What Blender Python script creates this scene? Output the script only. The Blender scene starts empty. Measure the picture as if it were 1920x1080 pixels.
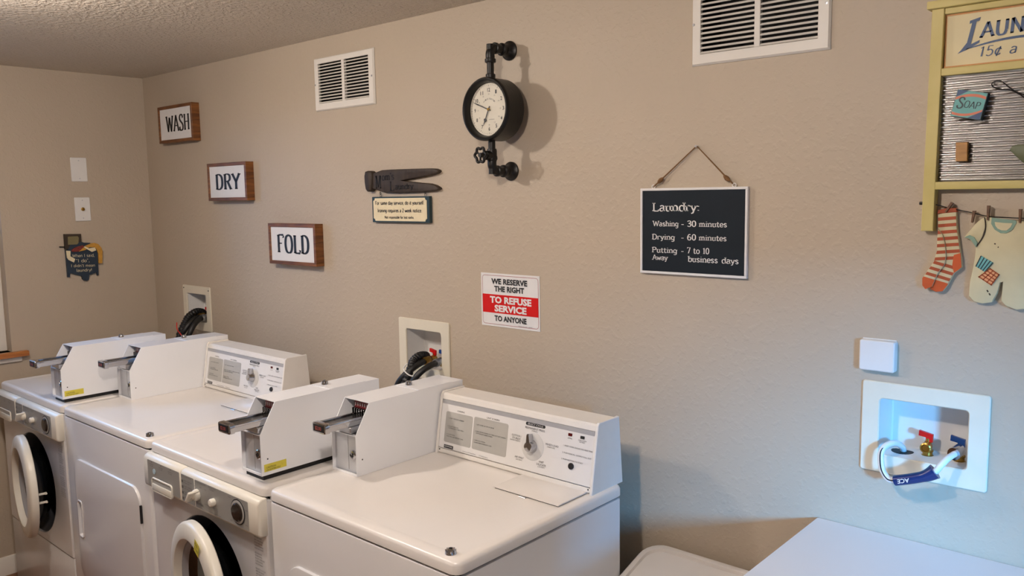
import bpy, bmesh, math, random
from mathutils import Vector, Matrix

S = bpy.context.scene
COL = S.collection
random.seed(7)
PI = math.pi

# ------------------------------------------------------------------ camera
cam_d = bpy.data.cameras.new('camera')
cam = bpy.data.objects.new('camera', cam_d)
COL.objects.link(cam)
cam_d.sensor_width = 36.0
cam_d.lens = 1547.18 / 1920 * 36
cam_d.clip_start = 0.02
_f = Vector((-0.65760861, 0.74500539, -0.11188336))
_r = Vector((0.75074419, 0.66042292, -0.01499062))
_u = Vector((-0.06272224, 0.09385374, 0.99360827))
cam.matrix_world = Matrix(((_r.x, _u.x, -_f.x, 4.10941), (_r.y, _u.y, -_f.y, -1.92443),
                           (_r.z, _u.z, -_f.z, 1.67817), (0, 0, 0, 1)))
S.camera = cam

# ------------------------------------------------------------------ world, lamps, exposure
S.view_settings.view_transform = 'Standard'
S.view_settings.look = 'None'
S.view_settings.gamma = 1.0
S.view_settings.use_curve_mapping = False
S.view_settings.exposure = 0.0

world = bpy.data.worlds.new('world')
S.world = world
world.use_nodes = True
wn = world.node_tree
bgn = wn.nodes['Background']
bgn.inputs[0].default_value = (0.42, 0.62, 1.0, 1)
bgn.inputs[1].default_value = 0.8

def point(name, loc, power, col, rad):
    d = bpy.data.lights.new(name, 'POINT')
    d.energy = power; d.color = col; d.shadow_soft_size = rad
    o = bpy.data.objects.new(name, d); COL.objects.link(o); o.location = loc
    return o

def area(name, loc, target, sx, sy, power, col, spread=180):
    d = bpy.data.lights.new(name, 'AREA')
    d.shape = 'RECTANGLE'; d.size = sx; d.size_y = sy
    d.energy = power; d.color = col; d.spread = math.radians(spread)
    o = bpy.data.objects.new(name, d); COL.objects.link(o); o.location = loc
    o.rotation_euler = (Vector(target) - Vector(loc)).to_track_quat('-Z', 'Y').to_euler()
    return o

WARM = (1.0, 0.89, 0.81)
COOL = (0.13, 0.46, 1.0)
LIGHT_A = (1.60, -1.30, 2.195)
LIGHT_B = (3.20, -1.50, 2.195)
point('lamp_bulb', LIGHT_A, 31, WARM, 0.045)
point('lamp_bulb', LIGHT_B, 36, WARM, 0.045)
for L, p in ((LIGHT_A, 3.2), (LIGHT_B, 4.4)):
    d = area('lamp_downlight', (L[0], L[1], L[2] - 0.005), (L[0], L[1], 0), 0.12, 0.12, p, WARM); d.data.shape = 'DISK'
# sky light falling in through the window of the right wall and the window of the left wall
area('window_daylight', (6.75, -3.4, 2.0), (3.7, 0.0, 0.9), 0.75, 0.7, 1350, (0.10, 0.46, 1.0))
area('window_daylight', (-0.55, -1.25, 2.2), (0.9, -0.95, 0.75), 0.9, 0.9, 45, COOL)

# ------------------------------------------------------------------ materials
def lin(c):
    return tuple(((v / 255) / 12.92 if v / 255 <= 0.04045 else ((v / 255 + 0.055) / 1.055) ** 2.4) for v in c)

MATS = {}
def mat(name, rgb, rough=0.5, metal=0.0, var=0.04, vscale=30, bump=0.0, bscale=200, spec=0.5,
        coat=0.0, emit=None, estr=0.0, trans=0.0, lin_in=False):
    if name in MATS: return MATS[name]
    m = bpy.data.materials.new(name); m.use_nodes = True
    nt = m.node_tree; b = nt.nodes['Principled BSDF']
    c = rgb if lin_in else lin(rgb)
    tc = nt.nodes.new('ShaderNodeTexCoord')
    n = nt.nodes.new('ShaderNodeTexNoise'); n.inputs['Scale'].default_value = vscale
    n.inputs['Detail'].default_value = 3
    nt.links.new(tc.outputs['Object'], n.inputs['Vector'])
    r = nt.nodes.new('ShaderNodeValToRGB')
    r.color_ramp.elements[0].position = 0.3; r.color_ramp.elements[1].position = 0.7
    r.color_ramp.elements[0].color = (*[v * (1 - var) for v in c], 1)
    r.color_ramp.elements[1].color = (*[min(1, v * (1 + var)) for v in c], 1)
    nt.links.new(n.outputs['Fac'], r.inputs[0]); nt.links.new(r.outputs[0], b.inputs['Base Color'])
    b.inputs['Roughness'].default_value = rough; b.inputs['Metallic'].default_value = metal
    b.inputs['Specular IOR Level'].default_value = spec
    b.inputs['Coat Weight'].default_value = coat; b.inputs['Coat Roughness'].default_value = 0.12
    b.inputs['Transmission Weight'].default_value = trans
    if emit:
        b.inputs['Emission Color'].default_value = (*emit, 1); b.inputs['Emission Strength'].default_value = estr
    if bump:
        n2 = nt.nodes.new('ShaderNodeTexNoise'); n2.inputs['Scale'].default_value = bscale
        n2.inputs['Detail'].default_value = 4
        nt.links.new(tc.outputs['Object'], n2.inputs['Vector'])
        bp = nt.nodes.new('ShaderNodeBump'); bp.inputs['Strength'].default_value = bump
        bp.inputs['Distance'].default_value = 0.002
        nt.links.new(n2.outputs['Fac'], bp.inputs['Height']); nt.links.new(bp.outputs[0], b.inputs['Normal'])
    MATS[name] = m
    return m

def plaster(name, rgb, scale, depth, rough, thresh=(0.45, 0.62), fine=0.25):
    """knock-down textured paint: flat blobs plus a finer orange peel"""
    m = mat(name, rgb, rough=rough, var=0.03, vscale=2.2, spec=0.35)
    nt = m.node_tree; b = nt.nodes['Principled BSDF']; tc = nt.nodes['Texture Coordinate']
    n = nt.nodes.new('ShaderNodeTexNoise'); n.inputs['Scale'].default_value = scale; n.inputs['Detail'].default_value = 2.5
    r = nt.nodes.new('ShaderNodeValToRGB')
    r.color_ramp.elements[0].position = thresh[0]; r.color_ramp.elements[1].position = thresh[1]
    n2 = nt.nodes.new('ShaderNodeTexNoise'); n2.inputs['Scale'].default_value = scale * 3.1; n2.inputs['Detail'].default_value = 2
    nt.links.new(tc.outputs['Object'], n.inputs['Vector']); nt.links.new(tc.outputs['Object'], n2.inputs['Vector'])
    nt.links.new(n.outputs['Fac'], r.inputs[0])
    mx = nt.nodes.new('ShaderNodeMath'); mx.operation = 'MULTIPLY_ADD'; mx.inputs[1].default_value = fine
    nt.links.new(n2.outputs['Fac'], mx.inputs[0]); nt.links.new(r.outputs[0], mx.inputs[2])
    bp = nt.nodes.new('ShaderNodeBump'); bp.inputs['Strength'].default_value = 1.0; bp.inputs['Distance'].default_value = depth
    nt.links.new(mx.outputs[0], bp.inputs['Height']); nt.links.new(bp.outputs[0], b.inputs['Normal'])
    return m

def wood(name, a, c, scale=8, stretch=(1, 1, 12), rough=0.45):
    m = mat(name, a, rough=rough)
    nt = m.node_tree; b = nt.nodes['Principled BSDF']; tc = nt.nodes['Texture Coordinate']
    mp = nt.nodes.new('ShaderNodeMapping'); mp.inputs['Scale'].default_value = stretch
    n = nt.nodes.new('ShaderNodeTexNoise'); n.inputs['Scale'].default_value = scale; n.inputs['Detail'].default_value = 6
    n.inputs['Distortion'].default_value = 0.6
    r = nt.nodes.new('ShaderNodeValToRGB')
    r.color_ramp.elements[0].position = 0.3; r.color_ramp.elements[1].position = 0.7
    r.color_ramp.elements[0].color = (*lin(a), 1); r.color_ramp.elements[1].color = (*lin(c), 1)
    nt.links.new(tc.outputs['Object'], mp.inputs[0]); nt.links.new(mp.outputs[0], n.inputs['Vector'])
    nt.links.new(n.outputs['Fac'], r.inputs[0]); nt.links.new(r.outputs[0], b.inputs['Base Color'])
    return m

M_WALL = plaster('wall_paint', (184, 170, 151), 60, 0.0005, 0.5, (0.50, 0.66))
M_CEIL = plaster('ceiling_texture', (205, 194, 178), 62, 0.0032, 0.42, (0.44, 0.60), 0.3)
M_WHITE = mat('white_enamel', (221, 219, 218), rough=0.22, var=0.01, vscale=4, bump=0.03, bscale=90, coat=0.3)
M_TOP = mat('white_deck_enamel', (228, 223, 218), rough=0.30, var=0.015, vscale=5, bump=0.10, bscale=160, coat=0.15)
M_BOX = mat('white_powder_coat', (240, 241, 244), coat=0.4, rough=0.3, var=0.01, vscale=8)
M_CREAM = mat('cream_plastic', (228, 223, 210), rough=0.35, var=0.02)
M_CONS = mat('console_plastic', (231, 227, 221), rough=0.4, var=0.015)
M_PANEL = mat('console_silver_panel', (236, 235, 234), rough=0.2, metal=0.12, var=0.01)
M_GREY = mat('grey_overlay', (158, 158, 154), rough=0.38, metal=0.2, var=0.02)
M_LGREY = mat('light_grey_print_and_shade', (176, 175, 171), rough=0.4, var=0.02)
M_MGREY = mat('mid_grey_print', (165, 165, 168), rough=0.35, var=0.02)
M_INK = mat('black_ink', (28, 28, 30), rough=0.5, var=0.02)
M_FAINT = mat('grey_ink', (95, 93, 90), rough=0.5, var=0.02)
M_BLACK = mat('black_rubber', (16, 16, 17), rough=0.45, var=0.08, bump=0.15, bscale=120)
M_DARK = mat('dark_void', (8, 8, 9), rough=0.6, var=0.05)
M_CHROME = mat('chrome', (190, 190, 193), rough=0.1, metal=1.0, var=0.02)
M_STEEL = mat('brushed_steel', (196, 197, 201), rough=0.30, metal=1.0, var=0.05)
M_BRASS = mat('brass', (178, 142, 70), rough=0.28, metal=1.0, var=0.1)
M_RED = mat('red_plastic', (205, 18, 18), rough=0.35, var=0.04)
M_BLUE = mat('blue_plastic', (22, 70, 140), rough=0.35, var=0.04)
M_YEL = mat('yellow_sticker', (216, 202, 72), rough=0.5, var=0.06, vscale=60)
M_PLATE = mat('ivory_plate', (224, 216, 196), rough=0.42, var=0.015)
M_WPLATE = mat('white_plate', (224, 222, 218), rough=0.4, var=0.01)
M_VENT = mat('vent_enamel', (222, 217, 208), rough=0.4, var=0.015)
M_GLASS = mat('dark_door_glass', (14, 15, 16), rough=0.04, var=0.02, spec=0.8)
M_GASKET = mat('grey_gasket', (88, 88, 91), rough=0.5, var=0.08)
M_BLKIRON = mat('black_iron', (24, 22, 20), rough=0.42, metal=0.3, var=0.15, bump=0.15, bscale=150)
M_FACE = mat('clock_face_paper', (216, 210, 194), rough=0.6, var=0.03)
M_SIGNW = mat('sign_white', (226, 224, 222), rough=0.5, var=0.02)
M_OAK = wood('walnut_frame', (84, 46, 18), (136, 84, 38), 9, (1, 1, 9))
M_SILL = wood('oak_sill', (160, 92, 38), (196, 128, 62), 6, (9, 1, 9), 0.35)
M_DWOOD = wood('dark_carved_wood', (42, 31, 21), (60, 46, 32), 10, (9, 1, 1), 0.6)
M_YWOOD = wood('yellow_painted_wood', (192, 176, 104), (208, 192, 126), 7, (1, 1, 1), 0.55)
M_FLOOR = wood('floor_planks', (96, 58, 34), (136, 88, 52), 5, (1, 9, 1), 0.35)
M_TRIM = mat('white_trim', (226, 220, 210), rough=0.4, var=0.015)
M_NAVY = mat('navy_board', (17, 27, 36), rough=0.6, spec=0.25, var=0.12, vscale=9)
M_TEAL = mat('dark_teal_wood', (28, 52, 58), rough=0.5, var=0.08)
M_TAGC = mat('aged_cream', (226, 212, 176), rough=0.6, var=0.05)
M_TWINE = mat('jute_twine', (120, 86, 52), rough=0.9, var=0.25, vscale=300, bump=0.6, bscale=700)
M_COUNTER = mat('white_laminate', (216, 216, 218), rough=0.42, var=0.01, vscale=6)
M_HAMPER = mat('white_bin_plastic', (226, 220, 214), rough=0.4, var=0.02, vscale=12)
M_ZINC = mat('corrugated_zinc', (176, 174, 172), rough=0.28, metal=1.0, var=0.05, vscale=12)
M_CREAMCL = mat('romper_cream_paint', (206, 196, 158), rough=0.65, var=0.05, vscale=25)
M_SAGE = mat('sage_trim', (128, 156, 138), rough=0.6, var=0.06)
M_ORANGE = mat('burnt_orange_paint', (196, 84, 32), rough=0.6, var=0.08)
M_RUST = mat('rust_stripe', (166, 74, 36), rough=0.6, var=0.08)
M_HOSEW = mat('white_hose', (226, 228, 230), rough=0.35, var=0.02)
M_TEALP = mat('teal_paint', (110, 176, 172), rough=0.55, var=0.06)

# ------------------------------------------------------------------ object helpers
def link(name, bm, m, parent=None, ang=35, smooth=True):
    bmesh.ops.recalc_face_normals(bm, faces=bm.faces)
    me = bpy.data.meshes.new(name); bm.to_mesh(me); bm.free()
    me.materials.append(m)
    if smooth:
        me.polygons.foreach_set('use_smooth', [True] * len(me.polygons))
        me.set_sharp_from_angle(angle=math.radians(ang))
    o = bpy.data.objects.new(name, me); COL.objects.link(o)
    if parent is not None: o.parent = parent
    return o

def thing(name, label, cat, loc=(0, 0, 0), group=None):
    o = bpy.data.objects.new(name, None); COL.objects.link(o)
    o.empty_display_size = 0.05
    o.location = loc; o['label'] = label; o['category'] = cat
    if group: o['group'] = group
    return o

def struct(o, label, cat):
    o['kind'] = 'structure'; o['label'] = label; o['category'] = cat
    return o

def lab(o, text): o['label'] = text; return o

def BM(): return bmesh.new()

def box(bm, x0, x1, y0, y1, z0, z1, bev=0.0, seg=2, mtx=None):
    vs = [bm.verts.new((x, y, z)) for x in (x0, x1) for y in (y0, y1) for z in (z0, z1)]
    F = [(0, 1, 3, 2), (4, 6, 7, 5), (0, 4, 5, 1), (2, 3, 7, 6), (0, 2, 6, 4), (1, 5, 7, 3)]
    fs = [bm.faces.new([vs[i] for i in f]) for f in F]
    if bev > 0:
        es = list({e for f in fs for e in f.edges})
        r = bmesh.ops.bevel(bm, geom=vs + es, offset=bev, segments=seg, affect='EDGES', profile=0.5, clamp_overlap=True)
        vs = list({v for f in r['faces'] for v in f.verts} | {v for v in vs if v.is_valid})
    if mtx is not None:
        bmesh.ops.transform(bm, matrix=mtx, verts=[v for v in vs if v.is_valid])
    return bm

def obox(name, parent, m, x0, x1, y0, y1, z0, z1, bev=0.0, seg=2):
    return link(name, box(BM(), x0, x1, y0, y1, z0, z1, bev, seg), m, parent)

def rrect(x0, x1, z0, z1, r, n=5):
    pts = []
    for cx, cz, a in ((x1 - r, z1 - r, 0), (x0 + r, z1 - r, 90), (x0 + r, z0 + r, 180), (x1 - r, z0 + r, 270)):
        for i in range(n + 1):
            t = math.radians(a + 90 * i / n)
            pts.append((cx + r * math.cos(t), cz + r * math.sin(t)))
    return pts

def loft(bm, rings, cap0=False, cap1=False, closed=True):
    vr = [[bm.verts.new(p) for p in ring] for ring in rings]
    n = len(vr[0])
    for a, b in zip(vr[:-1], vr[1:]):
        for i in range(n if closed else n - 1):
            j = (i + 1) % n
            bm.faces.new((a[i], a[j], b[j], b[i]))
    if cap0: bm.faces.new(vr[0][::-1])
    if cap1: bm.faces.new(vr[-1])
    return bm

def xz(pts, y): return [(p[0], y, p[1]) for p in pts]
def yz(pts, x): return [(x, p[0], p[1]) for p in pts]
def xy(pts, z): return [(p[0], p[1], z) for p in pts]

def slab(bm, pts, mapf, a, b, bev=0.0):
    """prism of a 2-D outline between depths a (back) and b (front), front edge softened"""
    if bev > 0:
        cx = sum(p[0] for p in pts) / len(pts); cz = sum(p[1] for p in pts) / len(pts)
        ins = inset(pts, bev)
        d = bev if b > a else -bev
        loft(bm, [mapf(pts, a), mapf(pts, b - d), mapf(inset(pts, bev * .3), b - d * .3), mapf(ins, b)], True, True)
    else:
        loft(bm, [mapf(pts, a), mapf(pts, b)], True, True)
    return bm

def inset(pts, d):
    n = len(pts); area_ = sum(pts[i][0] * pts[(i + 1) % n][1] - pts[(i + 1) % n][0] * pts[i][1] for i in range(n))
    s = 1 if area_ > 0 else -1
    out = []
    for i in range(n):
        p0, p1, p2 = Vector(pts[i - 1]), Vector(pts[i]), Vector(pts[(i + 1) % n])
        e1 = (p1 - p0); e2 = (p2 - p1)
        if e1.length < 1e-9 or e2.length < 1e-9: out.append(tuple(p1)); continue
        e1.normalize(); e2.normalize()
        n1 = Vector((-e1.y, e1.x)) * s; n2 = Vector((-e2.y, e2.x)) * s
        nn = (n1 + n2)
        if nn.length < 1e-6: out.append(tuple(p1 + n1 * d)); continue
        nn.normalize(); k = max(0.5, nn.dot(n1))
        out.append(tuple(p1 + nn * d / k))
    return out

def lathe(bm, prof, center, axis, seg=24):
    """prof = [(radius, height along axis)]"""
    ax = Vector(axis).normalized()
    t = Vector((0, 0, 1)) if abs(ax.z) < 0.9 else Vector((1, 0, 0))
    u = ax.cross(t).normalized(); v = ax.cross(u)
    c = Vector(center)
    rings = []
    for r, h in prof:
        r = max(r, 1e-5)
        rings.append([c + ax * h + u * (r * math.cos(2 * PI * i / seg)) + v * (r * math.sin(2 * PI * i / seg)) for i in range(seg)])
    loft(bm, rings, True, True)
    return bm

def smooth_path(pts, n=6):
    P = [Vector(p) for p in pts]; out = []
    for i in range(len(P) - 1):
        p0 = P[max(i - 1, 0)]; p1 = P[i]; p2 = P[i + 1]; p3 = P[min(i + 2, len(P) - 1)]
        for k in range(n):
            t = k / n
            out.append(0.5 * ((2 * p1) + (p2 - p0) * t + (2 * p0 - 5 * p1 + 4 * p2 - p3) * t * t + (3 * p1 - p0 - 3 * p2 + p3) * t ** 3))
    out.append(P[-1]); return out

def tube(bm, pts, r, seg=10, n=6, smooth=True):
    P = smooth_path(pts, n) if smooth else [Vector(p) for p in pts]
    rr = r if callable(r) else (lambda t: r)
    tan = [(P[min(i + 1, len(P) - 1)] - P[max(i - 1, 0)]).normalized() for i in range(len(P))]
    up = Vector((0, 0, 1)) if abs(tan[0].z) < 0.9 else Vector((1, 0, 0))
    u = tan[0].cross(up).normalized(); rings = []
    for i, p in enumerate(P):
        u = (u - tan[i] * u.dot(tan[i])).normalized(); v = tan[i].cross(u)
        R = rr(i / (len(P) - 1))
        rings.append([p + u * (R * math.cos(2 * PI * k / seg)) + v * (R * math.sin(2 * PI * k / seg)) for k in range(seg)])
    loft(bm, rings, True, True)
    return bm

# ------------------------------------------------------------------ lettering
_fc = {}
def sans(s, bold=0.0):
    """glyph mesh of Blender's own font: (verts2d, faces, width, cap height)"""
    key = (s, bold)
    if key in _fc: return _fc[key]
    cu = bpy.data.curves.new('t', 'FONT'); cu.body = s; cu.size = 1.0; cu.offset = bold; cu.resolution_u = 2
    o = bpy.data.objects.new('t', cu); COL.objects.link(o)
    dg = bpy.context.evaluated_depsgraph_get(); dg.update()
    me = bpy.data.meshes.new_from_object(o.evaluated_get(dg))
    v = [(p.co.x, p.co.y) for p in me.vertices]; f = [tuple(p.vertices) for p in me.polygons]
    bpy.data.objects.remove(o); bpy.data.curves.remove(cu); bpy.data.meshes.remove(me)
    if not v: v = [(0, 0)]
    x0 = min(p[0] for p in v); x1 = max(p[0] for p in v)
    _fc[key] = ([(p[0] - x0, p[1]) for p in v], f, x1 - x0, 0.69)
    return _fc[key]

# skeleton glyphs; each stroke: points, 's' smooth flag, and which ends carry a serif
G = {
'A': (.82, [((.05, 0), (.41, 1)), 0, 'a'], [((.41, 1), (.77, 0)), 0, 'b'], [((.18, .34), (.64, .34)), 0, '']),
'D': (.80, [((.15, 0), (.15, 1)), 0, 'ab'], [((.15, 1), (.42, .98), (.64, .82), (.70, .5), (.64, .18), (.42, .02), (.15, 0)), 1, '']),
'F': (.70, [((.15, 0), (.15, 1)), 0, 'ab'], [((.15, 1), (.62, 1), (.64, .84)), 0, ''], [((.15, .52), (.48, .52)), 0, '']),
'H': (.86, [((.15, 0), (.15, 1)), 0, 'ab'], [((.71, 0), (.71, 1)), 0, 'ab'], [((.15, .52), (.71, .52)), 0, '']),
'I': (.36, [((.18, 0), (.18, 1)), 0, 'ab']),
'L': (.68, [((.15, 0), (.15, 1)), 0, 'ab'], [((.15, 0), (.60, 0), (.63, .18)), 0, '']),
'M': (1.0, [((.15, 0), (.15, 1)), 0, 'ab'], [((.15, 1), (.5, .1)), 0, ''], [((.5, .1), (.85, 1)), 0, ''], [((.85, 1), (.85, 0)), 0, 'ab']),
'N': (.88, [((.15, 0), (.15, 1)), 0, 'ab'], [((.15, 1), (.73, 0)), 0, ''], [((.73, 0), (.73, 1)), 0, 'b']),
'O': (.84, [((.42, 1), (.18, .88), (.09, .5), (.18, .12), (.42, 0), (.66, .12), (.75, .5), (.66, .88), (.42, 1)), 1, '']),
'P': (.72, [((.15, 0), (.15, 1)), 0, 'ab'], [((.15, 1), (.45, .99), (.62, .88), (.62, .64), (.45, .52), (.15, .50)), 1, '']),
'R': (.80, [((.15, 0), (.15, 1)), 0, 'ab'], [((.15, 1), (.45, .99), (.62, .88), (.62, .66), (.45, .54), (.15, .52)), 1, ''], [((.40, .52), (.70, 0)), 0, 'b']),
'S': (.70, [((.60, .78), (.52, .94), (.34, 1), (.16, .90), (.13, .72), (.30, .56), (.48, .44), (.60, .28), (.54, .08), (.34, 0), (.16, .06), (.09, .24)), 1, '']),
'U': (.84, [((.15, 1), (.15, .3), (.25, .05), (.42, 0), (.6, .06), (.69, .3)), 1, 'a'], [((.69, .3), (.69, 1)), 0, 'b']),
'W': (1.15, [((.08, 1), (.33, 0)), 0, 'a'], [((.33, 0), (.575, .9)), 0, ''], [((.575, .9), (.82, 0)), 0, ''], [((.82, 0), (1.07, 1)), 0, 'b']),
'Y': (.80, [((.06, 1), (.40, .48)), 0, 'a'], [((.40, .48), (.74, 1)), 0, 'b'], [((.40, .48), (.40, 0)), 0, 'b']),
'a': (.62, [((.12, .56), (.26, .66), (.42, .62), (.47, .48), (.47, 0)), 1, 'b'], [((.47, .36), (.26, .36), (.12, .26), (.12, .08), (.26, 0), (.47, .10)), 1, '']),
'b': (.66, [((.14, 0), (.14, 1)), 0, 'b'], [((.14, .5), (.34, .66), (.54, .56), (.58, .33), (.52, .08), (.34, 0), (.14, .12)), 1, '']),
'c': (.58, [((.50, .52), (.34, .66), (.16, .56), (.10, .33), (.16, .08), (.34, 0), (.50, .12)), 1, '']),
'd': (.66, [((.54, 1), (.54, 0)), 0, 'ab'], [((.54, .5), (.34, .66), (.14, .56), (.09, .33), (.15, .08), (.34, 0), (.54, .12)), 1, '']),
'e': (.60, [((.10, .34), (.52, .34), (.48, .56), (.32, .66), (.15, .56), (.09, .33), (.16, .08), (.34, 0), (.52, .10)), 1, '']),
'f': (.44, [((.42, .94), (.32, 1), (.2, .9), (.2, .6)), 1, ''], [((.2, .6), (.2, 0)), 0, 'b'], [((.06, .62), (.36, .62)), 0, '']),
'g': (.64, [((.50, .62), (.50, -.10), (.42, -.26), (.26, -.30), (.12, -.24)), 1, 'a'], [((.50, .5), (.32, .66), (.14, .56), (.09, .34), (.15, .12), (.32, .04), (.50, .16)), 1, '']),
'h': (.68, [((.14, 0), (.14, 1)), 0, 'ab'], [((.14, .5), (.32, .66), (.48, .60), (.54, .42), (.54, 0)), 1, 'b']),
'i': (.34, [((.17, 0), (.17, .64)), 0, 'ab'], [((.165, .86), (.175, .93)), 0, '']),
'j': (.30, [((.17, .64), (.17, -.15), (.02, -.28)), 0, ''], [((.165, .86), (.175, .93)), 0, '']),
'k': (.62, [((.14, 0), (.14, 1)), 0, 'ab'], [((.14, .26), (.48, .64)), 0, ''], [((.26, .38), (.54, 0)), 0, 'b']),
'l': (.32, [((.16, 0), (.16, 1)), 0, 'ab']),
'm': (.98, [((.13, 0), (.13, .64)), 0, 'ab'], [((.13, .5), (.28, .66), (.42, .58), (.46, .4), (.46, 0)), 1, 'b'], [((.46, .48), (.62, .66), (.77, .58), (.81, .4), (.81, 0)), 1, 'b']),
'n': (.68, [((.14, 0), (.14, .64)), 0, 'ab'], [((.14, .5), (.32, .66), (.48, .60), (.54, .42), (.54, 0)), 1, 'b']),
'o': (.62, [((.31, .66), (.14, .56), (.09, .33), (.14, .1), (.31, 0), (.48, .1), (.53, .33), (.48, .56), (.31, .66)), 1, '']),
'p': (.66, [((.14, -.28), (.14, .64)), 0, 'ab'], [((.14, .5), (.34, .66), (.54, .56), (.58, .33), (.52, .08), (.34, 0), (.14, .12)), 1, '']),
'q': (.66, [((.52, -.28), (.52, .64)), 0, 'ab'], [((.52, .5), (.32, .66), (.13, .56), (.08, .33), (.14, .08), (.32, 0), (.52, .12)), 1, '']),
'r': (.50, [((.14, 0), (.14, .64)), 0, 'ab'], [((.14, .46), (.28, .64), (.44, .62)), 1, '']),
's': (.54, [((.44, .54), (.28, .66), (.13, .56), (.16, .40), (.38, .28), (.44, .12), (.28, 0), (.10, .12)), 1, '']),
't': (.44, [((.18, .88), (.18, .14), (.28, .0), (.40, .08)), 1, ''], [((.04, .64), (.38, .64)), 0, '']),
'u': (.68, [((.14, .64), (.14, .2), (.22, .02), (.36, 0), (.52, .14)), 1, 'a'], [((.52, .64), (.52, 0)), 0, 'ab']),
'v': (.60, [((.06, .64), (.30, 0)), 0, 'a'], [((.30, 0), (.54, .64)), 0, 'b']),
'w': (.88, [((.06, .64), (.26, 0)), 0, 'a'], [((.26, 0), (.44, .56)), 0, ''], [((.44, .56), (.62, 0)), 0, ''], [((.62, 0), (.82, .64)), 0, 'b']),
'y': (.60, [((.07, .64), (.31, .02)), 0, 'a'], [((.54, .64), (.24, -.22), (.08, -.26)), 0, 'a']),
'0': (.62, [((.31, 1), (.15, .85), (.10, .5), (.15, .15), (.31, 0), (.47, .15), (.52, .5), (.47, .85), (.31, 1)), 1, '']),
'1': (.44, [((.08, .84), (.24, 1), (.24, 0)), 0, 'b']),
'2': (.60, [((.10, .78), (.20, .96), (.38, 1), (.50, .84), (.46, .62), (.10, .0)), 1, ''], [((.10, 0), (.52, 0)), 0, '']),
'3': (.60, [((.10, .86), (.28, 1), (.48, .9), (.46, .64), (.26, .54), (.48, .44), (.52, .18), (.32, 0), (.10, .12)), 1, '']),
'5': (.60, [((.48, 1), (.16, 1), (.13, .56)), 0, ''], [((.13, .56), (.36, .64), (.52, .44), (.50, .16), (.30, 0), (.10, .1)), 1, '']),
'6': (.62, [((.48, .94), (.28, .96), (.13, .62), (.10, .3), (.22, .03), (.42, .03), (.53, .28), (.42, .54), (.22, .54), (.12, .36)), 1, '']),
'7': (.58, [((.08, .84), (.10, 1), (.52, 1), (.24, 0)), 0, '']),
'.': (.30, [((.14, .0), (.16, .07)), 0, '']), ',': (.30, [((.18, .08), (.10, -.14)), 0, '']),
':': (.34, [((.16, .06), (.17, .13)), 0, ''], [((.16, .52), (.17, .60)), 0, '']),
"'": (.26, [((.14, 1), (.12, .78)), 0, '']), '"': (.40, [((.12, 1), (.11, .8)), 0, ''], [((.26, 1), (.25, .8)), 0, '']),
'-': (.56, [((.10, .36), (.46, .36)), 0, '']), '!': (.30, [((.15, 1), (.15, .28)), 0, ''], [((.15, .0), (.155, .07)), 0, '']),
'¢': (.60, [((.50, .56), (.34, .68), (.16, .58), (.10, .35), (.16, .1), (.34, .02), (.50, .14)), 1, ''], [((.24, -.12), (.40, .84)), 0, '']),
' ': (.42,),
}

def serif(s, thick=.12, thin=.05, sl=.13, xs=1.0, mono=None, slant=0.0, track=0.0, nib=0.0):
    V = []; F = []; x = 0.0
    def quad(a, b, c, d):
        k = len(V); V.extend([a, b, c, d]); F.append((k, k + 1, k + 2, k + 3))
    for ch in s:
        g = G.get(ch, G[' ']); w = g[0]
        off = x if mono is None else x + (mono - w) / 2
        for st in g[1:]:
            pts, sm, ends = st
            P = [Vector((p[0], p[1], 0)) for p in pts]
            if sm: P = smooth_path(P, 4)
            lft = []; rgt = []
            for i, p in enumerate(P):
                t = (P[min(i + 1, len(P) - 1)] - P[max(i - 1, 0)])
                t.normalize()
                h = (thin + (thick - thin) * abs(math.sin(math.atan2(t.y, t.x) - nib))) / 2
                nrm = Vector((-t.y, t.x, 0)) * h
                lft.append(p + nrm); rgt.append(p - nrm)
            for i in range(len(P) - 1):
                quad(*[((off + q.x * 1.0), q.y) for q in (lft[i], lft[i + 1], rgt[i + 1], rgt[i])])
            if sl > 0:
                for e, p in (('a', P[0]), ('b', P[-1])):
                    if e in ends:
                        yy = p.y + (thin / 2 if p.y < .3 else -thin / 2)
                        quad((off + p.x - sl, yy - thin / 2), (off + p.x + sl, yy - thin / 2), (off + p.x + sl, yy + thin / 2), (off + p.x - sl, yy + thin / 2))
        x += (w if mono is None else mono) + track
    V = [((v[0] + slant * v[1]) * xs, v[1]) for v in V]
    if not V: V = [(0, 0)]
    x0 = min(v[0] for v in V); x1 = max(v[0] for v in V)
    return [(v[0] - x0, v[1]) for v in V], F, x1 - x0, 1.0

def letters(name, parent, m, items, O, U, V, lift=0.0006):
    """items: (glyphs, u, v, cap height, width or None[, rot]) laid in the plane O + u*U + v*V, as ONE mesh"""
    O, U, V = Vector(O), Vector(U), Vector(V); N = U.cross(V).normalized()
    verts = []; faces = []
    for it in items:
        g, u, v, h, w = it[:5]
        rot = it[5] if len(it) > 5 else 0.0
        gv, gf, gw, gc = g
        sy = h / gc; sx = (w / gw if w else sy)
        k = len(verts); c, s_ = math.cos(rot), math.sin(rot)
        for a, b in gv:
            a, b = a * sx, b * sy
            verts.append(O + U * (u + a * c - b * s_) + V * (v + a * s_ + b * c) + N * lift)
        faces += [tuple(i + k for i in f) for f in gf]
    me = bpy.data.meshes.new(name); me.from_pydata(verts, [], faces); me.materials.append(m)
    o = bpy.data.objects.new(name, me); COL.objects.link(o)
    if parent is not None: o.parent = parent
    if name in ('panel_lettering', 'fascia_lettering', 'drawer_lettering', 'instruction_lettering', 'price_digits'): o['kind'] = 'stuff'
    return o

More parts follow.
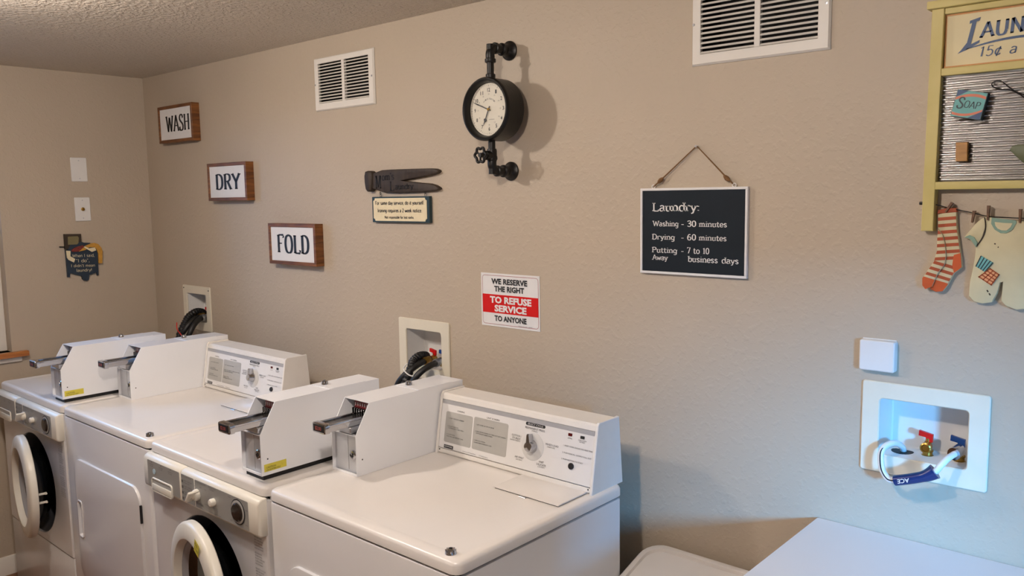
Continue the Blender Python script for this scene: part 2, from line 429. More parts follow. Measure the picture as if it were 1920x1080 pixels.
def rect_glyph(): return ([(0, 0), (1, 0), (1, 1), (0, 1)], [(0, 1, 2, 3)], 1.0, 1.0)
RG = rect_glyph()
EX, EZ = (1, 0, 0), (0, 0, 1)

# ------------------------------------------------------------------ the room
H = 2.276
XR = 5.35; YF = -3.7

def grid_wall(name, m, u0, u1, v0, v1, holes, mapf, thick, label, cat):
    us = sorted({u0, u1, *[h[0] for h in holes], *[h[1] for h in holes]})
    vs = sorted({v0, v1, *[h[2] for h in holes], *[h[3] for h in holes]})
    bm = BM()
    vert = {}
    def gv(u, v, d):
        k = (u, v, d)
        if k not in vert: vert[k] = bm.verts.new(mapf(u, v, d))
        return vert[k]
    def hole(i, j):
        if i < 0 or j < 0 or i >= len(us) - 1 or j >= len(vs) - 1: return True
        cu = (us[i] + us[i + 1]) / 2; cv_ = (vs[j] + vs[j + 1]) / 2
        return any(h[0] < cu < h[1] and h[2] < cv_ < h[3] for h in holes)
    for i in range(len(us) - 1):
        for j in range(len(vs) - 1):
            if hole(i, j): continue
            a, b, c, d = us[i], us[i + 1], vs[j], vs[j + 1]
            for t in (0, thick): bm.faces.new([gv(a, c, t), gv(b, c, t), gv(b, d, t), gv(a, d, t)])
            if hole(i - 1, j): bm.faces.new([gv(a, c, 0), gv(a, d, 0), gv(a, d, thick), gv(a, c, thick)])
            if hole(i + 1, j): bm.faces.new([gv(b, c, 0), gv(b, d, 0), gv(b, d, thick), gv(b, c, thick)])
            if hole(i, j - 1): bm.faces.new([gv(a, c, 0), gv(b, c, 0), gv(b, c, thick), gv(a, c, thick)])
            if hole(i, j + 1): bm.faces.new([gv(a, d, 0), gv(b, d, 0), gv(b, d, thick), gv(a, d, thick)])
    o = link(name, bm, m, smooth=False)
    return struct(o, label, cat)

OUTLETS = [(0.2935, 0.5500, 1.063, 1.2735), (1.8715, 2.1285, 1.042, 1.2525), (3.4825, 3.7425, 1.037, 1.2465)]
def inner(o): return (o[0] + .037, o[1] - .038, o[2] + .040, o[3] - .036)
VENTS = [(1.4304, 1.7820, 2.0065, 2.2022), (3.0370, 3.3872, 1.9960, 2.1990)]
def vin(v): return (v[0] + .025, v[1] - .028, v[2] + .027, v[3] - .022)

grid_wall('wall_back', M_WALL, -0.1, XR + .1, 0, H, [inner(o) for o in OUTLETS] + [vin(v) for v in VENTS],
          lambda u, v, d: (u, d, v), 0.12, 'beige textured wall behind the machines', 'wall')
grid_wall('wall_left', M_WALL, YF, 0, 0, H, [(-1.62, -0.672, 1.012, 2.0)],
          lambda u, v, d: (-d, u, v), 0.10, 'beige end wall at the left with window edge', 'wall')
grid_wall('wall_right', M_WALL, YF, 0, 0, H, [(-2.15, -1.12, 0.85, 1.66)],
          lambda u, v, d: (XR + d, u, v), 0.10, 'beige wall with a window to the right of the camera', 'wall')
grid_wall('wall_front', M_WALL, -0.1, XR + .1, 0, H, [], lambda u, v, d: (u, YF - d, v), 0.10, 'beige wall behind the camera', 'wall')
struct(link('ceiling', box(BM(), -0.1, XR + .1, YF - .1, 0.12, H, H + .08), M_CEIL, smooth=False), 'textured beige ceiling', 'ceiling')

# floor of planks
fl = struct(link('floor', box(BM(), -0.1, XR + .1, YF - .1, 0.12, -0.06, -0.008), M_DARK, smooth=False), 'brown wood plank floor', 'floor')
pm = None
k = 0
pw = 0.145
xx = 0.0
while xx < XR:
    yy = YF - (k * 0.37) % 1.2
    while yy < 0:
        y0 = max(yy, YF); y1 = min(yy + 1.2, 0)
        if y1 - y0 > .05:
            obox('floor_plank', fl, M_FLOOR, xx + .001, min(xx + pw, XR) - .001, y0 + .001, y1 - .001, -.008, 0, .0012, 1)
        yy += 1.2
    xx += pw; k += 1

def baseboard(name, pts_fn, a, b, label):
    prof = [(0, 0), (.014, 0), (.014, .058), (.011, .064), (.011, .072), (.006, .082), (0, .084)]
    bm = BM()
    loft(bm, [[pts_fn(a, d, z) for d, z in prof], [pts_fn(b, d, z) for d, z in prof]], True, True)
    return struct(link(name, bm, M_TRIM), label, 'baseboard')
baseboard('baseboard_left', lambda t, d, z: (d, t, z), YF, 0, 'white baseboard along the left wall')
baseboard('baseboard_back', lambda t, d, z: (t, -d, z), 0.014, XR, 'white baseboard along the back wall')
baseboard('baseboard_right', lambda t, d, z: (XR - d, t, z), YF, 0, 'white baseboard along the right wall')
baseboard('baseboard_front', lambda t, d, z: (t, YF + d, z), 0.014, XR - .014, 'white baseboard along the front wall')

def thin_glass():
    if 'window_glass' in MATS: return MATS['window_glass']
    m = bpy.data.materials.new('window_glass'); m.use_nodes = True; nt = m.node_tree
    nt.nodes.remove(nt.nodes['Principled BSDF'])
    t = nt.nodes.new('ShaderNodeBsdfTransparent'); gl = nt.nodes.new('ShaderNodeBsdfGlossy'); gl.inputs['Roughness'].default_value = 0.02
    fr = nt.nodes.new('ShaderNodeFresnel'); fr.inputs['IOR'].default_value = 1.3; mx = nt.nodes.new('ShaderNodeMixShader')
    nt.links.new(fr.outputs[0], mx.inputs[0]); nt.links.new(t.outputs[0], mx.inputs[1]); nt.links.new(gl.outputs[0], mx.inputs[2])
    nt.links.new(mx.outputs[0], nt.nodes['Material Output'].inputs[0])
    MATS['window_glass'] = m
    return m

def window(name, y0, y1, z0, z1, x0, x1, label, meet=True):
    w = bpy.data.objects.new(name, None); COL.objects.link(w); struct(w, label, 'window')
    bm = BM(); f = .045
    for a in ((y0, y0 + f, z0, z1), (y1 - f, y1, z0, z1), (y0 + f, y1 - f, z0, z0 + f), (y0 + f, y1 - f, z1 - f, z1)):
        box(bm, x0, x1, a[0], a[1], a[2], a[3], .003, 1)
    if meet: box(bm, x0 + .004, x1 - .004, y0 + f, y1 - f, (z0 + z1) / 2 - .02, (z0 + z1) / 2 + .02, .003, 1)
    link('window_frame', bm, M_TRIM, w)
    g = thin_glass()
    for a, b in (((z0 + f, (z0 + z1) / 2 - .02), ((z0 + z1) / 2 + .02, z1 - f)) if meet else ((z0 + f, z1 - f),)):
        obox('pane', w, g, (x0 + x1) / 2 - .002, (x0 + x1) / 2 + .002, y0 + f, y1 - f, a, b)
    return w
w1 = window('window_1', -1.62, -0.672, 1.012, 2.0, -.10, -.055, 'white window at the left edge above the oak sill')
# wavy oak sill and the white apron under it
sp = [(-.62, -.1), ]
out = []
n = 14
for i in range(n + 1):
    y = -1.68 + (1.68 - .612) * i / n
    out.append((0.030 + .004 * math.sin(i * 1.1), y))
pts = [(-.055, -1.62), (0.0, -1.62), (0.0, -1.68)] + out + [(0.0, -.612), (0.0, -.6721), (-.055, -.6721)]
bm = BM(); loft(bm, [xy(pts, .990), xy(pts, 1.010), xy(inset(pts, .0015), 1.012)], True, True)
lab(link('window_sill', bm, M_SILL, w1), 'orange-brown oak window sill')
obox('apron', w1, M_TRIM, .0, .012, -1.66, -.637, .966, .990, .002)
window('window_2', -2.15, -1.12, 0.85, 1.66, XR + .04, XR + .085, 'white window in the right wall', False)
obox('window_sill', bpy.data.objects['window_2'], M_TRIM, XR - .03, XR + .04, -2.18, -1.09, .83, .85, .003)

# ceiling lamps (out of the frame, they light the room)
def ceiling_lamp(x, y, label):
    t = thing('ceiling_lamp', label, 'lamp', (x, y, H))
    bm = BM(); lathe(bm, [(.060, 0), (.078, 0), (.078, -.006), (.070, -.014), (.056, -.016), (.054, -.010)], (0, 0, 0), (0, 0, 1), 28); link('trim_ring', bm, M_WPLATE, t)
    e = mat('lamp_diffuser', (255, 240, 215), rough=.4, emit=(1, .82, .6), estr=12)
    bm = BM(); lathe(bm, [(.053, -.004), (.053, -.012), (.030, -.018), (0, -.020)], (0, 0, 0), (0, 0, 1), 24); link('diffuser', bm, e, t)
for L, tx in ((LIGHT_A, 'ceiling lamp over the front of the left dryer'), (LIGHT_B, 'ceiling lamp nearest the camera, above the right dryer')):
    ceiling_lamp(L[0], L[1], tx)

# ------------------------------------------------------------------ washers and dryers
YFM = -0.7725
def deck(parent, w, d, rim):
    bm = BM()
    def ring(i, z, r=.022): return xy(rrect(i, w - i, i - .0, d - i, max(r - i * .5, .004), 5), z)
    rings = [ring(.003, .885), ring(0, .886), ring(0, .904), ring(.0025, .9105), ring(.008, .914)]
    if rim: rings += [ring(.020, .9145), ring(.026, .9118), ring(.032, .9112)]
    else: rings += [ring(.034, .914), ring(.038, .9130)]
    loft(bm, rings, True, True)
    return link('top_panel', bm, M_TOP, parent, 50)

def lockplug(bm, x, y, z, r=.012):
    lathe(bm, [(r * 1.05, 0), (r, .004), (r * .75, .011), (r * .35, .0125), (r * .3, .008), (0, .008)], (x, y, z), (0, 0, 1), 16)
    for i in range(8):
        a = i * PI / 4
        box(bm, -.0012, .0012, r * .6, r * .98, .002, .010, 0, 1, Matrix.Translation((x, y, z)) @ Matrix.Rotation(a, 4, 'Z'))

def coin_box(root, x0, x1, y0, z0, sticker):
    cb = None
    d = .417; kz = .115; ky = .051; hh = .199
    poly = [(y0, z0), (y0, z0 + kz), (y0 + ky, z0 + hh), (y0 + d, z0 + hh), (y0 + d, z0)]
    bm = BM(); t = .0022
    for a, b in ((x0, x0 + t), (x1 - t, x1)):
        loft(bm, [yz(poly, a), yz(poly, b)], True, True)
    box(bm, x0 + t, x1 - t, y0 + ky, y0 + d, z0 + hh - t, z0 + hh)
    box(bm, x0 + t, x1 - t, y0 + d - t, y0 + d, z0, z0 + hh - t)
    box(bm, x0 + t, x1 - t, y0, y0 + d - t, z0, z0 + t)
    box(bm, x0 + t, x1 - t, y0, y0 + .004, z0 + t, z0 + .006)
    box(bm, x0 + t, x1 - t, y0, y0 + .010, z0 + kz - t, z0 + kz)
    cb = link('coin_box', bm, M_BOX, root, smooth=False)
    a, b = x0 + t, x1 - t
    obox('front_plate', cb, mat('satin_front_plate', (206, 208, 213), rough=.34, metal=.55), a, b, y0 + .010, y0 + .012, z0 + .004, z0 + kz - t)
    bm = BM(); cx = b - .022; cz = z0 + .056
    lathe(bm, [(.0135, 0), (.0135, .004), (.0115, .006), (.008, .0065), (.0075, .004), (0, .004)], (cx, y0 + .010, cz), (0, -1, 0), 20)
    lab(link('lock', bm, M_CHROME, cb), 'round chrome key lock')
    obox('keyway', cb, M_DARK, cx - .0015, cx + .0015, y0 + .0050, y0 + .0060, cz - .005, cz + .005)
    obox('coin_door_seam', cb, M_FAINT, b - .046, b - .0455, y0 + .0095, y0 + .0102, z0 + .01, z0 + kz - .004)
    # chute: steel floor, back plate, price strip, coin fins
    obox('chute_floor', cb, M_STEEL, a, b, y0 + .010, y0 + .125, z0 + kz - .004, z0 + kz - t)
    obox('chute_back', cb, M_GASKET, a, b, y0 + .090, y0 + .093, z0 + kz, z0 + hh - t)
    obox('price_strip', cb, mat('dark_red_strip', (112, 22, 26), rough=.35), a + .020, b - .004, y0 + .068, y0 + .072, z0 + .171, z0 + .190)
    items = []
    n8 = 8; sx = (b - .004 - a - .020) / n8
    for i in range(n8):
        items.append((sans('1'), a + .020 + sx * (i + .35), z0 + .176, .009, sx * .3))
    letters('price_digits', cb, M_SIGNW, items, (0, y0 + .068, 0), EX, EZ)
    bm = BM()
    for i in range(n8 + 1):
        u = a + .020 + sx * i
        box(bm, u - .0016, u + .0016, y0 + .058, y0 + .088, z0 + .152, z0 + .171, .0008, 1)
    fin = link('coin_fins', bm, M_CHROME, cb)
    # slide
    s0, s1 = x0 + .028, x0 + .086
    q0, q1 = y0 - .078, y0 + .088
    zb, zt = z0 + .1365, z0 + .158
    bm = BM()
    box(bm, s0, s1, q0 + .01, q1, zb, zt - .006, .0015, 1)
    box(bm, s0, s0 + .007, q0 + .004, q1, zt - .008, zt, .002, 2)
    box(bm, s1 - .007, s1, q0 + .004, q1, zt - .008, zt, .002, 2)
    sl = link('coin_slide', bm, M_CHROME, cb)
    obox('slide_tray', cb, mat('dark_tray_metal', (92, 90, 88), rough=.25, metal=.9), s0 + .008, s1 - .008, q0 + .012, q1, zt - .0062, zt - .0048)
    obox('slide_housing', cb, M_STEEL, s0 + .002, s1 + .006, y0 - .004, q1, z0 + .119, zb, .002, 1)
    bm = BM()
    slab(bm, rrect(s0 - .001, s1 + .001, zb - .004, zt + .003, .006, 4), xz, q0 + .012, q0 - .004, .003)
    link('slide_end_cap', bm, M_CHROME, cb)
    obox('price_window', cb, M_DARK, s0 + .006, s1 - .006, q0 - .0052, q0 - .0038, zb + .001, zt - .001, .0004, 1)
    rd = mat('red_price_print', (196, 92, 86), rough=.5)
    letters('price_lettering', cb, rd, [(sans('$2.00'), s0 + .016, zb + .006, .0095, s1 - s0 - .032)], (0, q0 - .0052, 0), EX, EZ)
    # top lid with its lock
    bm = BM()
    box(bm, x0 + .004, x1 - .001, y0 + .235, y0 + .365, z0 + hh, z0 + hh + .0015, .0005, 1)
    link('access_lid', bm, M_BOX, cb)
    bm = BM(); lockplug(bm, x0 + .036, y0 + .262, z0 + hh + .0015, .010)
    lab(link('lid_lock', bm, M_CHROME, cb), 'small chrome lid lock')
    bm = BM(); lathe(bm, [(.0022, 0), (.0022, .0006)], (x1, y0 + .020, z0 + .045), (1, 0, 0), 10); link('side_rivet', bm, M_INK, cb)
    if sticker:
        o = obox('warning_sticker', cb, M_YEL, x1, x1 + .0005, y0 + .008, y0 + .078, z0 + .010, z0 + .031)
        lab(o, 'torn yellow sticker with black print')
        letters('sticker_lettering', cb, M_INK, [(sans('CAUTION'), .014, .019, .005, .030), (sans('USE QUARTERS ONLY'), .014, .013, .0035, .045)],
                (x1 + .0005, y0, z0), (0, 1, 0), EZ)
    return cb

def build_dryer(label, xl, w, big):
    root = thing('dryer', label, 'dryer', (xl, YFM, 0), 'coin-operated dryers')
    D = .621
    # cabinet with a lighter rolled top edge
    bm = BM()
    def cr(i, z): return xy(rrect(.0008 + i, w - .0008 - i, .0006 + i, D - .004 - i, .016, 4), z)
    loft(bm, [cr(.0, .02), cr(0, .8745), cr(.001, .8785), cr(.004, .8805)], True, True)
    cab = link('cabinet', bm, M_WHITE, root)
    obox('plinth', root, M_GASKET, .02, w - .02, .03, D - .03, 0, .02)
    obox('deck_seam', root, M_DARK, .007, w - .007, .007, D - .012, .8800, .8865)
    deck(root, w, D, False)
    # door
    x0, x1, z0, z1 = .085, .622, .275, .738
    bm = BM()
    pts = rrect(x0, x1, z0, z1, .055, 8)
    loft(bm, [xz(inset(pts, -.0035), .0055), xz(inset(pts, -.0035), .0030), xz(inset(pts, 0.0), .0032)], False, False)
    link('door_gap', bm, M_MGREY, root)
    hx0, hx1, hz0, hz1 = .104, .140, .440, .578
    bm = BM(); n = len(pts)
    hp = rrect(hx0, hx1, hz0, hz1, .010, 8)
    loft(bm, [xz(pts, .004), xz(pts, -.005), xz(inset(pts, .001), -.007), xz(inset(pts, .004), -.008), xz(hp, -.008),
              xz(inset(hp, .003), -.0075), xz(inset(hp, .006), .0035)], False, True)
    dr = link('door', bm, M_WHITE, root, 40)
    bm = BM(); loft(bm, [xz(inset(hp, -.003), -.008), xz(inset(hp, -.002), -.0105), xz(inset(hp, .002), -.0105), xz(inset(hp, .003), -.007)])
    lab(link('door_handle', bm, M_WHITE, dr), 'recessed vertical pull with raised rim')
    for hz in (.62, .32):
        obox('door_hinge', dr, M_INK, x1 - .002, x1 + .004, -.0075, .0, hz, hz + .062, .001, 1)
    # lint screen lid on the deck
    lx0, lx1, ly0, ly1 = .461, .678 - (.71 - w), .383, .470
    bm = BM()
    box(bm, lx0, lx1, ly0, ly1 + .030, .9155, .9195, .0015, 2)
    ll = link('lint_lid', bm, M_TOP, root)
    obox('lint_opening', ll, M_DARK, lx0 + .003, lx1 - .003, ly0 + .003, ly1 + .028, .9132, .9155)
    obox('finger_notch', ll, M_STEEL, (lx0 + lx1) / 2 - .016, (lx0 + lx1) / 2 + .006, ly0 - .006, ly0 + .004, .9132, .9150, .0006, 1)
    # corner lock
    bm = BM(); lockplug(bm, w - .048, .030, .9138, .0125)
    lab(link('corner_lock', bm, M_CHROME, root), 'fluted chrome lock plug on the front corner')
    # console
    c0, c1 = .117, w - .012
    def prof(e): return [(.501 - e, .9135), (.5305 - e, 1.088 + e * .3), (.536 - e * .5, 1.092 + e), (.620, 1.092 + e), (.636, .9135)]
    bm = BM()
    core = [(.505, .9135), (.531, 1.072), (.527, 1.074), (.529, 1.087), (.535, 1.0915), (.620, 1.0915), (.635, .9135)]
    loft(bm, [yz(core, c0 + .010), yz(core, c1 - .010)], True, True)
    con = link('console', bm, M_CONS, root, 25)
    for a, b in ((c0, c0 + .011), (c1 - .011, c1)):
        bm = BM(); loft(bm, [yz(prof(.0025), a + .001), yz(prof(.004), a + .0025), yz(prof(.004), b - .0025), yz(prof(.0025), b - .001)], True, True)
        link('end_cap', bm, M_CONS, con, 30)
    # control panel: sloping plane, origin at its foot
    O = Vector((0, .5030, .9140)); V = Vector((0, .028, .1715)).normalized(); U = Vector((1, 0, 0))
    k = (w - .012 - .117) / (.698 - .117)
    def ux(u): return c0 + (u - .117) * k
    Nn = U.cross(V)
    def plate(name, par, m, u0, u1, v0, v1, t0, t1, r=.003):
        pts_ = rrect(ux(u0), ux(u1), v0, v1, r, 4); bm_ = BM()
        loft(bm_, [[O + U * p[0] + V * p[1] + Nn * t for p in pts_] for t in (t0, t1)], True, True)
        return link(name, bm_, m, par)
    obx = plate('lower_strip', con, M_CONS, .128, .687, .004, .0155, .0, .0030)
    pan = plate('control_panel', con, M_PANEL, .128, .687, .018, .1505, .0, .0022, .001)
    plate('grey_band', pan, M_MGREY, .1285, .6865, .1490, .1610, .0, .0024, .001)
    plate('instruction_patch', pan, M_LGREY, .1475, .2575, .037, .128, .0022, .0026, .006)
    plate('instruction_patch', pan, M_LGREY, .2625, .3950, .037, .130, .0022, .0026, .006)
    plate('title_bar', pan, M_INK, .4568, .5252, .1400, .1485, .0022, .0027, .004)
    plate('logo_badge', pan, M_INK, .1500, .1880, .0195, .0290, .0022, .0027, .001)
    def T(s, u, v, h, wd=None, bold=0): return (sans(s, bold), ux(u), v, h, wd * k if wd else None)
    It = [T('LOADING', .193, .1325, .0045, .030), T('LINT SCREEN', .312, .1325, .0045, .048),
          T('PERMANENT PRESS', .4562, .1305, .0055, .0685), T('(HEAVY)', .480, .1258, .003, .020),
          T('COTTON /', .4105, .1020, .0052, .035), T('STURDY', .4130, .0945, .0052, .030), T('(HIGH HEAT)', .4060, .0895, .0032, .036),
          T('MIXED LOAD', .5315, .0985, .0052, .0435), T('(MEDIUM)', .5370, .0930, .0032, .026),
          T('AIR ONLY', .4280, .0450, .0052, .032), T('(NO HEAT)', .4330, .0395, .0032, .022),
          T('KNIT', .5145, .0475, .0052, .016), T('DELICATE', .5065, .0400, .0052, .032), T('(LOW HEAT)', .5110, .0350, .0032, .024),
          T('DRYING', .6030, .1285, .0035, .014), T('COOL DOWN', .6370, .1295, .0032, .026), T('NO HEAT', .6410, .1250, .0032, .018),
          T('1. INSERT COINS; SHOULD YOU HEAR TONE', .5905, .1070, .0036, .094),
          T('2. PUSH SLIDE IN... SLOWLY PULL OUT', .5890, .0885, .0036, .094), T('3. PUSH BUTTON TO START', .5880, .0715, .0036, .070),
          T('1. START WITH DRY LAUNDRY', .1600, .1075, .0032, .064), T('2. DO NOT OVERLOAD', .1580, .0840, .0032, .045), T('CLOTHES MUST TUMBLE FREELY', .1620, .0785, .0032, .064),
          T('3. CLOSE DOOR', .1560, .0600, .0032, .035), T('TURN DIAL AND DEPOSIT COINS', .1560, .0540, .0032, .070),
          T('1. LIFT COVER ON TOP OF DRYER', .2725, .1075, .0032, .070),
          T('2. PULL UP ON SCREEN; TO TAKE OUT LINT SCREEN', .2710, .0880, .0032, .118), T('REMOVE LINT FROM SCREEN', .2750, .0825, .0032, .064),
          T('3. REPLACE SCREEN', .2690, .0620, .0032, .044), T('CLEAN SCREEN AFTER EACH LOAD', .2690, .0560, .0032, .070),
          T('Commercial Heavy Duty', .2284, .0215, .0032, .052), T('5 Temperature', .2950, .0215, .0032, .033)]
    letters('panel_lettering', pan, M_INK, It, O + Nn * .0026, U, V, .0003)
    letters('title_lettering', pan, M_SIGNW, [T('SELECT CYCLE', .4640, .1420, .0048, .054), T('KENMORE', .1530, .0225, .0048, .032)], O + Nn * .0027, U, V, .0004)
    # dial, knob, start button, indicators
    dc = O + U * ux(.4870) + V * .0860 + Nn * .0022
    bm = BM(); lathe(bm, [(.0385, 0), (.0385, .0008), (.0375, .0014), (.016, .0016)], dc, Nn, 40); link('dial_plate', bm, mat('dial_plate_grey', (208, 207, 205), rough=.35), pan)
    bm = BM(); lathe(bm, [(.0175, .001), (.0175, .004), (.0150, .008), (.0135, .020), (.0120, .0225), (0, .0235)], dc, Nn, 28)
    a = math.radians(98)
    for sgn in (1,):
        dirv = U * math.cos(a) + V * math.sin(a); sd = U * -math.sin(a) + V * math.cos(a)
        q = [dc + sd * .0075 + dirv * .002, dc + sd * .0040 + dirv * .034, dc - sd * .0040 + dirv * .034, dc - sd * .0075 + dirv * .002]
        loft(bm, [[p + Nn * .004 for p in q], [p + Nn * .018 for p in q], [p * .9 + dc * .1 + Nn * .021 for p in q]], True, True)
    lab(link('cycle_knob', bm, M_CHROME, pan), 'chrome pointer knob turned up')
    bm = BM(); lathe(bm, [(.0085, 0), (.0085, .003), (.0070, .0045), (.0065, .003), (0, .003)], O + U * ux(.6215) + V * .0595 + Nn * .0022, Nn, 20)
    lab(link('start_button', bm, M_INK, pan), 'round black start button')
    plate('indicator_light', pan, mat('dark_red_lens', (90, 18, 20), rough=.2), .6035, .6160, .1360, .1435, .0022, .0034, .001)
    plate('indicator_light', pan, M_INK, .6430, .6560, .1355, .1430, .0022, .0034, .001)
    for uu in (.1335, .6815):
        bm = BM(); lathe(bm, [(.0022, 0), (.0020, .001), (0, .0013)], O + U * ux(uu) + V * .0115 + Nn * .0030, Nn, 10); link('panel_screw', bm, M_INK, con)
    coin_box(root, .0025, .1125, .2090, .9135, False)
    if big:
        bm = BM(); pts_ = rrect(.365, .535, .50, .789, .022, 6)
        mp = lambda P, x: [(x, p[0], p[1]) for p in P]
        loft(bm, [mp(pts_, w - .0032), mp(inset(pts_, .002), w - .0012), mp(inset(pts_, .004), w - .0028)], False, True)
        link('side_embossing', bm, M_WHITE, root, 20)
    return root

def build_washer(label, xl, w, near):
    root = thing('washer', label, 'washing machine', (xl, YFM, 0), 'coin-operated front-load washers')
    D = .621; cx, cz, R = .335, .540, .2055
    k = w / .680
    # cabinet: back, sides, and a front plate with the round opening
    bm = BM()
    n = 64
    def sq(i, y):
        out = []
        for q in range(n):
            a = 2 * PI * q / n; c, s = math.cos(a), math.sin(a)
            hx0, hx1, hz0, hz1 = .003 + i - cx, w - .003 - i - cx, .312 + i - cz, .884 - cz
            t = min((hx1 / c) if c > 1e-6 else 1e9, (hx0 / c) if c < -1e-6 else 1e9, (hz1 / s) if s > 1e-6 else 1e9, (hz0 / s) if s < -1e-6 else 1e9)
            out.append((cx + c * t, y, cz + s * t))
        return out
    def circ(r, y): return [(cx + r * math.cos(2 * PI * q / n), y, cz + r * math.sin(2 * PI * q / n)) for q in range(n)]
    loft(bm, [sq(0, .020), sq(0, .006), sq(.004, .002), circ(R + .006, .002), circ(R + .001, .004), circ(R - .002, .012)], False, False)
    fr = link('front_panel', bm, M_WHITE, root, 30)
    bm = BM()
    for a, b in ((.003, .010), (w - .010, w - .003)): box(bm, a, b, .020, D - .004, .02, .884)
    box(bm, .010, w - .010, D - .012, D - .004, .02, .884)
    box(bm, .010, w - .010, .020, D - .012, .02, .03)
    link('cabinet', bm, M_WHITE, root, smooth=False)
    obox('kick_panel', root, M_WHITE, .003, w - .003, .004, .020, .03, .309, .004, 2)
    obox('plinth', root, M_GASKET, .02, w - .02, .03, D - .03, 0, .02)
    deck(root, w, D, True)
    # gasket and drum
    bm = BM(); loft(bm, [circ(R - .002, .010), circ(R - .006, .020), circ(R - .022, .045), circ(R - .030, .075), circ(R - .028, .080)])
    link('door_gasket', bm, M_GASKET, root)
    bm = BM(); loft(bm, [circ(R - .029, .078), circ(R - .012, .10), circ(R + .02, .12), circ(R + .02, .42), circ(.02, .44)], False, True)
    link('drum', bm, mat('drum_steel', (70, 72, 76), rough=.3, metal=.9), root)
    # fascia: a bulging band of cream plastic in two sections
    def fas(x0, x1, name):
        pr = [(.006, .776), (-.014, .777), (-.021, .781), (-.0235, .788), (-.0235, .868), (-.019, .877), (-.010, .882), (.006, .883)]
        bm_ = BM()
        def rg(x, e): return [(x, p[0] + e * (1 if p[0] < .004 else 0), p[1] + (e if p[1] < .8 else (-e if p[1] > .87 else 0))) for p in pr]
        loft(bm_, [rg(x0, .004), rg(x0 + .002, .001), rg(x0 + .005, 0), rg(x1 - .005, 0), rg(x1 - .002, .001), rg(x1, .004)], True, True)
        return link(name, bm_, M_CREAM, root, 40)
    xs = .250 * k
    dw = fas(.004, xs - .0008, 'detergent_drawer')
    fa = fas(xs + .0008, w - .004, 'control_fascia')
    def ov(name, par, x0, x1, z0, z1, m=M_GREY, r=.004):
        bm_ = BM(); pts_ = rrect(x0, x1, z0, z1, r, 3)
        yy = lambda z: -.0235
        def rg(t): return [(p[0], yy(p[1]) - t, p[1]) for p in pts_]
        loft(bm_, [rg(-.004), rg(.0006)], True, True); return link(name, bm_, m, par)
    ov('grey_overlay', dw, .034, xs - .006, .788, .869)
    ov('grey_overlay', fa, xs + .006, .333 * k, .787, .869)
    ov('grey_overlay', fa, .339 * k, .630 * k, .787, .869)
    # drawer pull
    bm = BM(); pp = rrect(.064, .192, .776, .815, .008, 4)
    loft(bm, [xz(inset(pp, -.003), -.0235), xz(inset(pp, -.002), -.0280), xz(inset(pp, .001), -.0280), xz(inset(pp, .002), -.0240)])
    dh = link('drawer_handle', bm, M_CREAM, dw)
    bm = BM(); box(bm, .066, .190, -.0285, -.0235, .778, .799, .0015, 2); link('handle_shelf', bm, M_CREAM, dh)
    lab(obox('painted_recess_shade', dh, M_LGREY, .067, .189, -.0262, -.0240, .800, .812), 'flat grey panel painted as the shade in the pull')  # the pull is cream; this flat grey paints the shade inside it
    if near:
        bm = BM(); lathe(bm, [(.0085, 0), (.0085, .0012), (0, .0014)], (.080, -.0250, .838), (0, -1, 0), 18)
        lab(link('round_sticker', bm, mat('pale_blue_sticker', (180, 205, 215), rough=.4), dw), 'small round pale blue sticker')
    # knobs
    bm = BM(); lathe(bm, [(.0170, 0), (.0170, .006), (.0145, .012), (.012, .014), (0, .015)], (.352 * k, -.0238, .826), (0, -1, 0), 24)
    box(bm, -.0045, .0045, -.034, 0, -.019, .019, .003, 2, Matrix.Translation((.352 * k, -.0238, .826)) @ Matrix.Rotation(math.radians(35), 4, 'Y'))
    lab(link('temperature_knob', bm, M_CREAM, fa), 'cream winged temperature knob')
    bm = BM(); lathe(bm, [(.0115, 0), (.0115, .010), (.009, .014), (0, .0155)], (.447 * k, -.0238, .826), (0, -1, 0), 20)
    lab(link('push_button', bm, M_CREAM, fa), 'round cream push button')
    rc = (.577 * k, -.0238, .829)
    bm = BM(); lathe(bm, [(.036, 0), (.036, .0012), (.033, .0014), (.033, .0010)], rc, (0, -1, 0), 36)
    dd = link('dial_scale', bm, M_INK, fa)
    bm = BM(); lathe(bm, [(.0325, .0002), (.0325, .0022), (.0265, .0024), (.0255, .0005)], rc, (0, -1, 0), 36); link('dial_ring', bm, M_LGREY, fa)
    bm = BM(); lathe(bm, [(.0262, .001), (.0250, .006), (.022, .0085), (.010, .0095), (0, .0097)], rc, (0, -1, 0), 32)
    lab(link('timer_dial', bm, mat('dark_brown_gloss', (40, 32, 28), rough=.12), fa), 'glossy dark timer dial')
    def T(s, x, z, h, wd=None): return (sans(s), x * k, z, h, wd * k if wd else None)
    tl = [T('CYCLE SETTINGS', .262, .8625, .0035, .055)]
    for i, s in enumerate(('NORMAL  WASH 6 MIN', 'PERM PRESS', 'KNIT DELICATE', 'RINSE AND SPIN')):
        z = .850 - i * .0175
        tl += [(RG, .258 * k, z - .006, .008, .010), T(s, .271, z, .0032, .050), T('WARM RINSE', .271, z - .006, .003, .036)]
    tl += [T('WATER TEMPERATURE', .344, .8625, .0035, .058), T('HOT', .335, .848, .003, .008), T('COLD', .395, .850, .003, .012), T('WARM', .367, .851, .003, .012),
           T('PUSH BUTTON', .420, .8625, .0035, .038), T('TO START', .425, .8565, .0035, .026), T('LIGHT ON - DOOR LOCKED', .395, .806, .003, .058),
           T('KENMORE', .345, .797, .006, .040), T('COMMERCIAL FRONT LOAD', .415, .790, .0028, .070),
           T('OFF', .572, .8655, .003, .010), T('WASH', .528, .860, .003, .014), T('RINSE', .617, .842, .003, .012), T('SPIN', .533, .795, .003, .012), T('SOAK', .612, .800, .003, .014)]
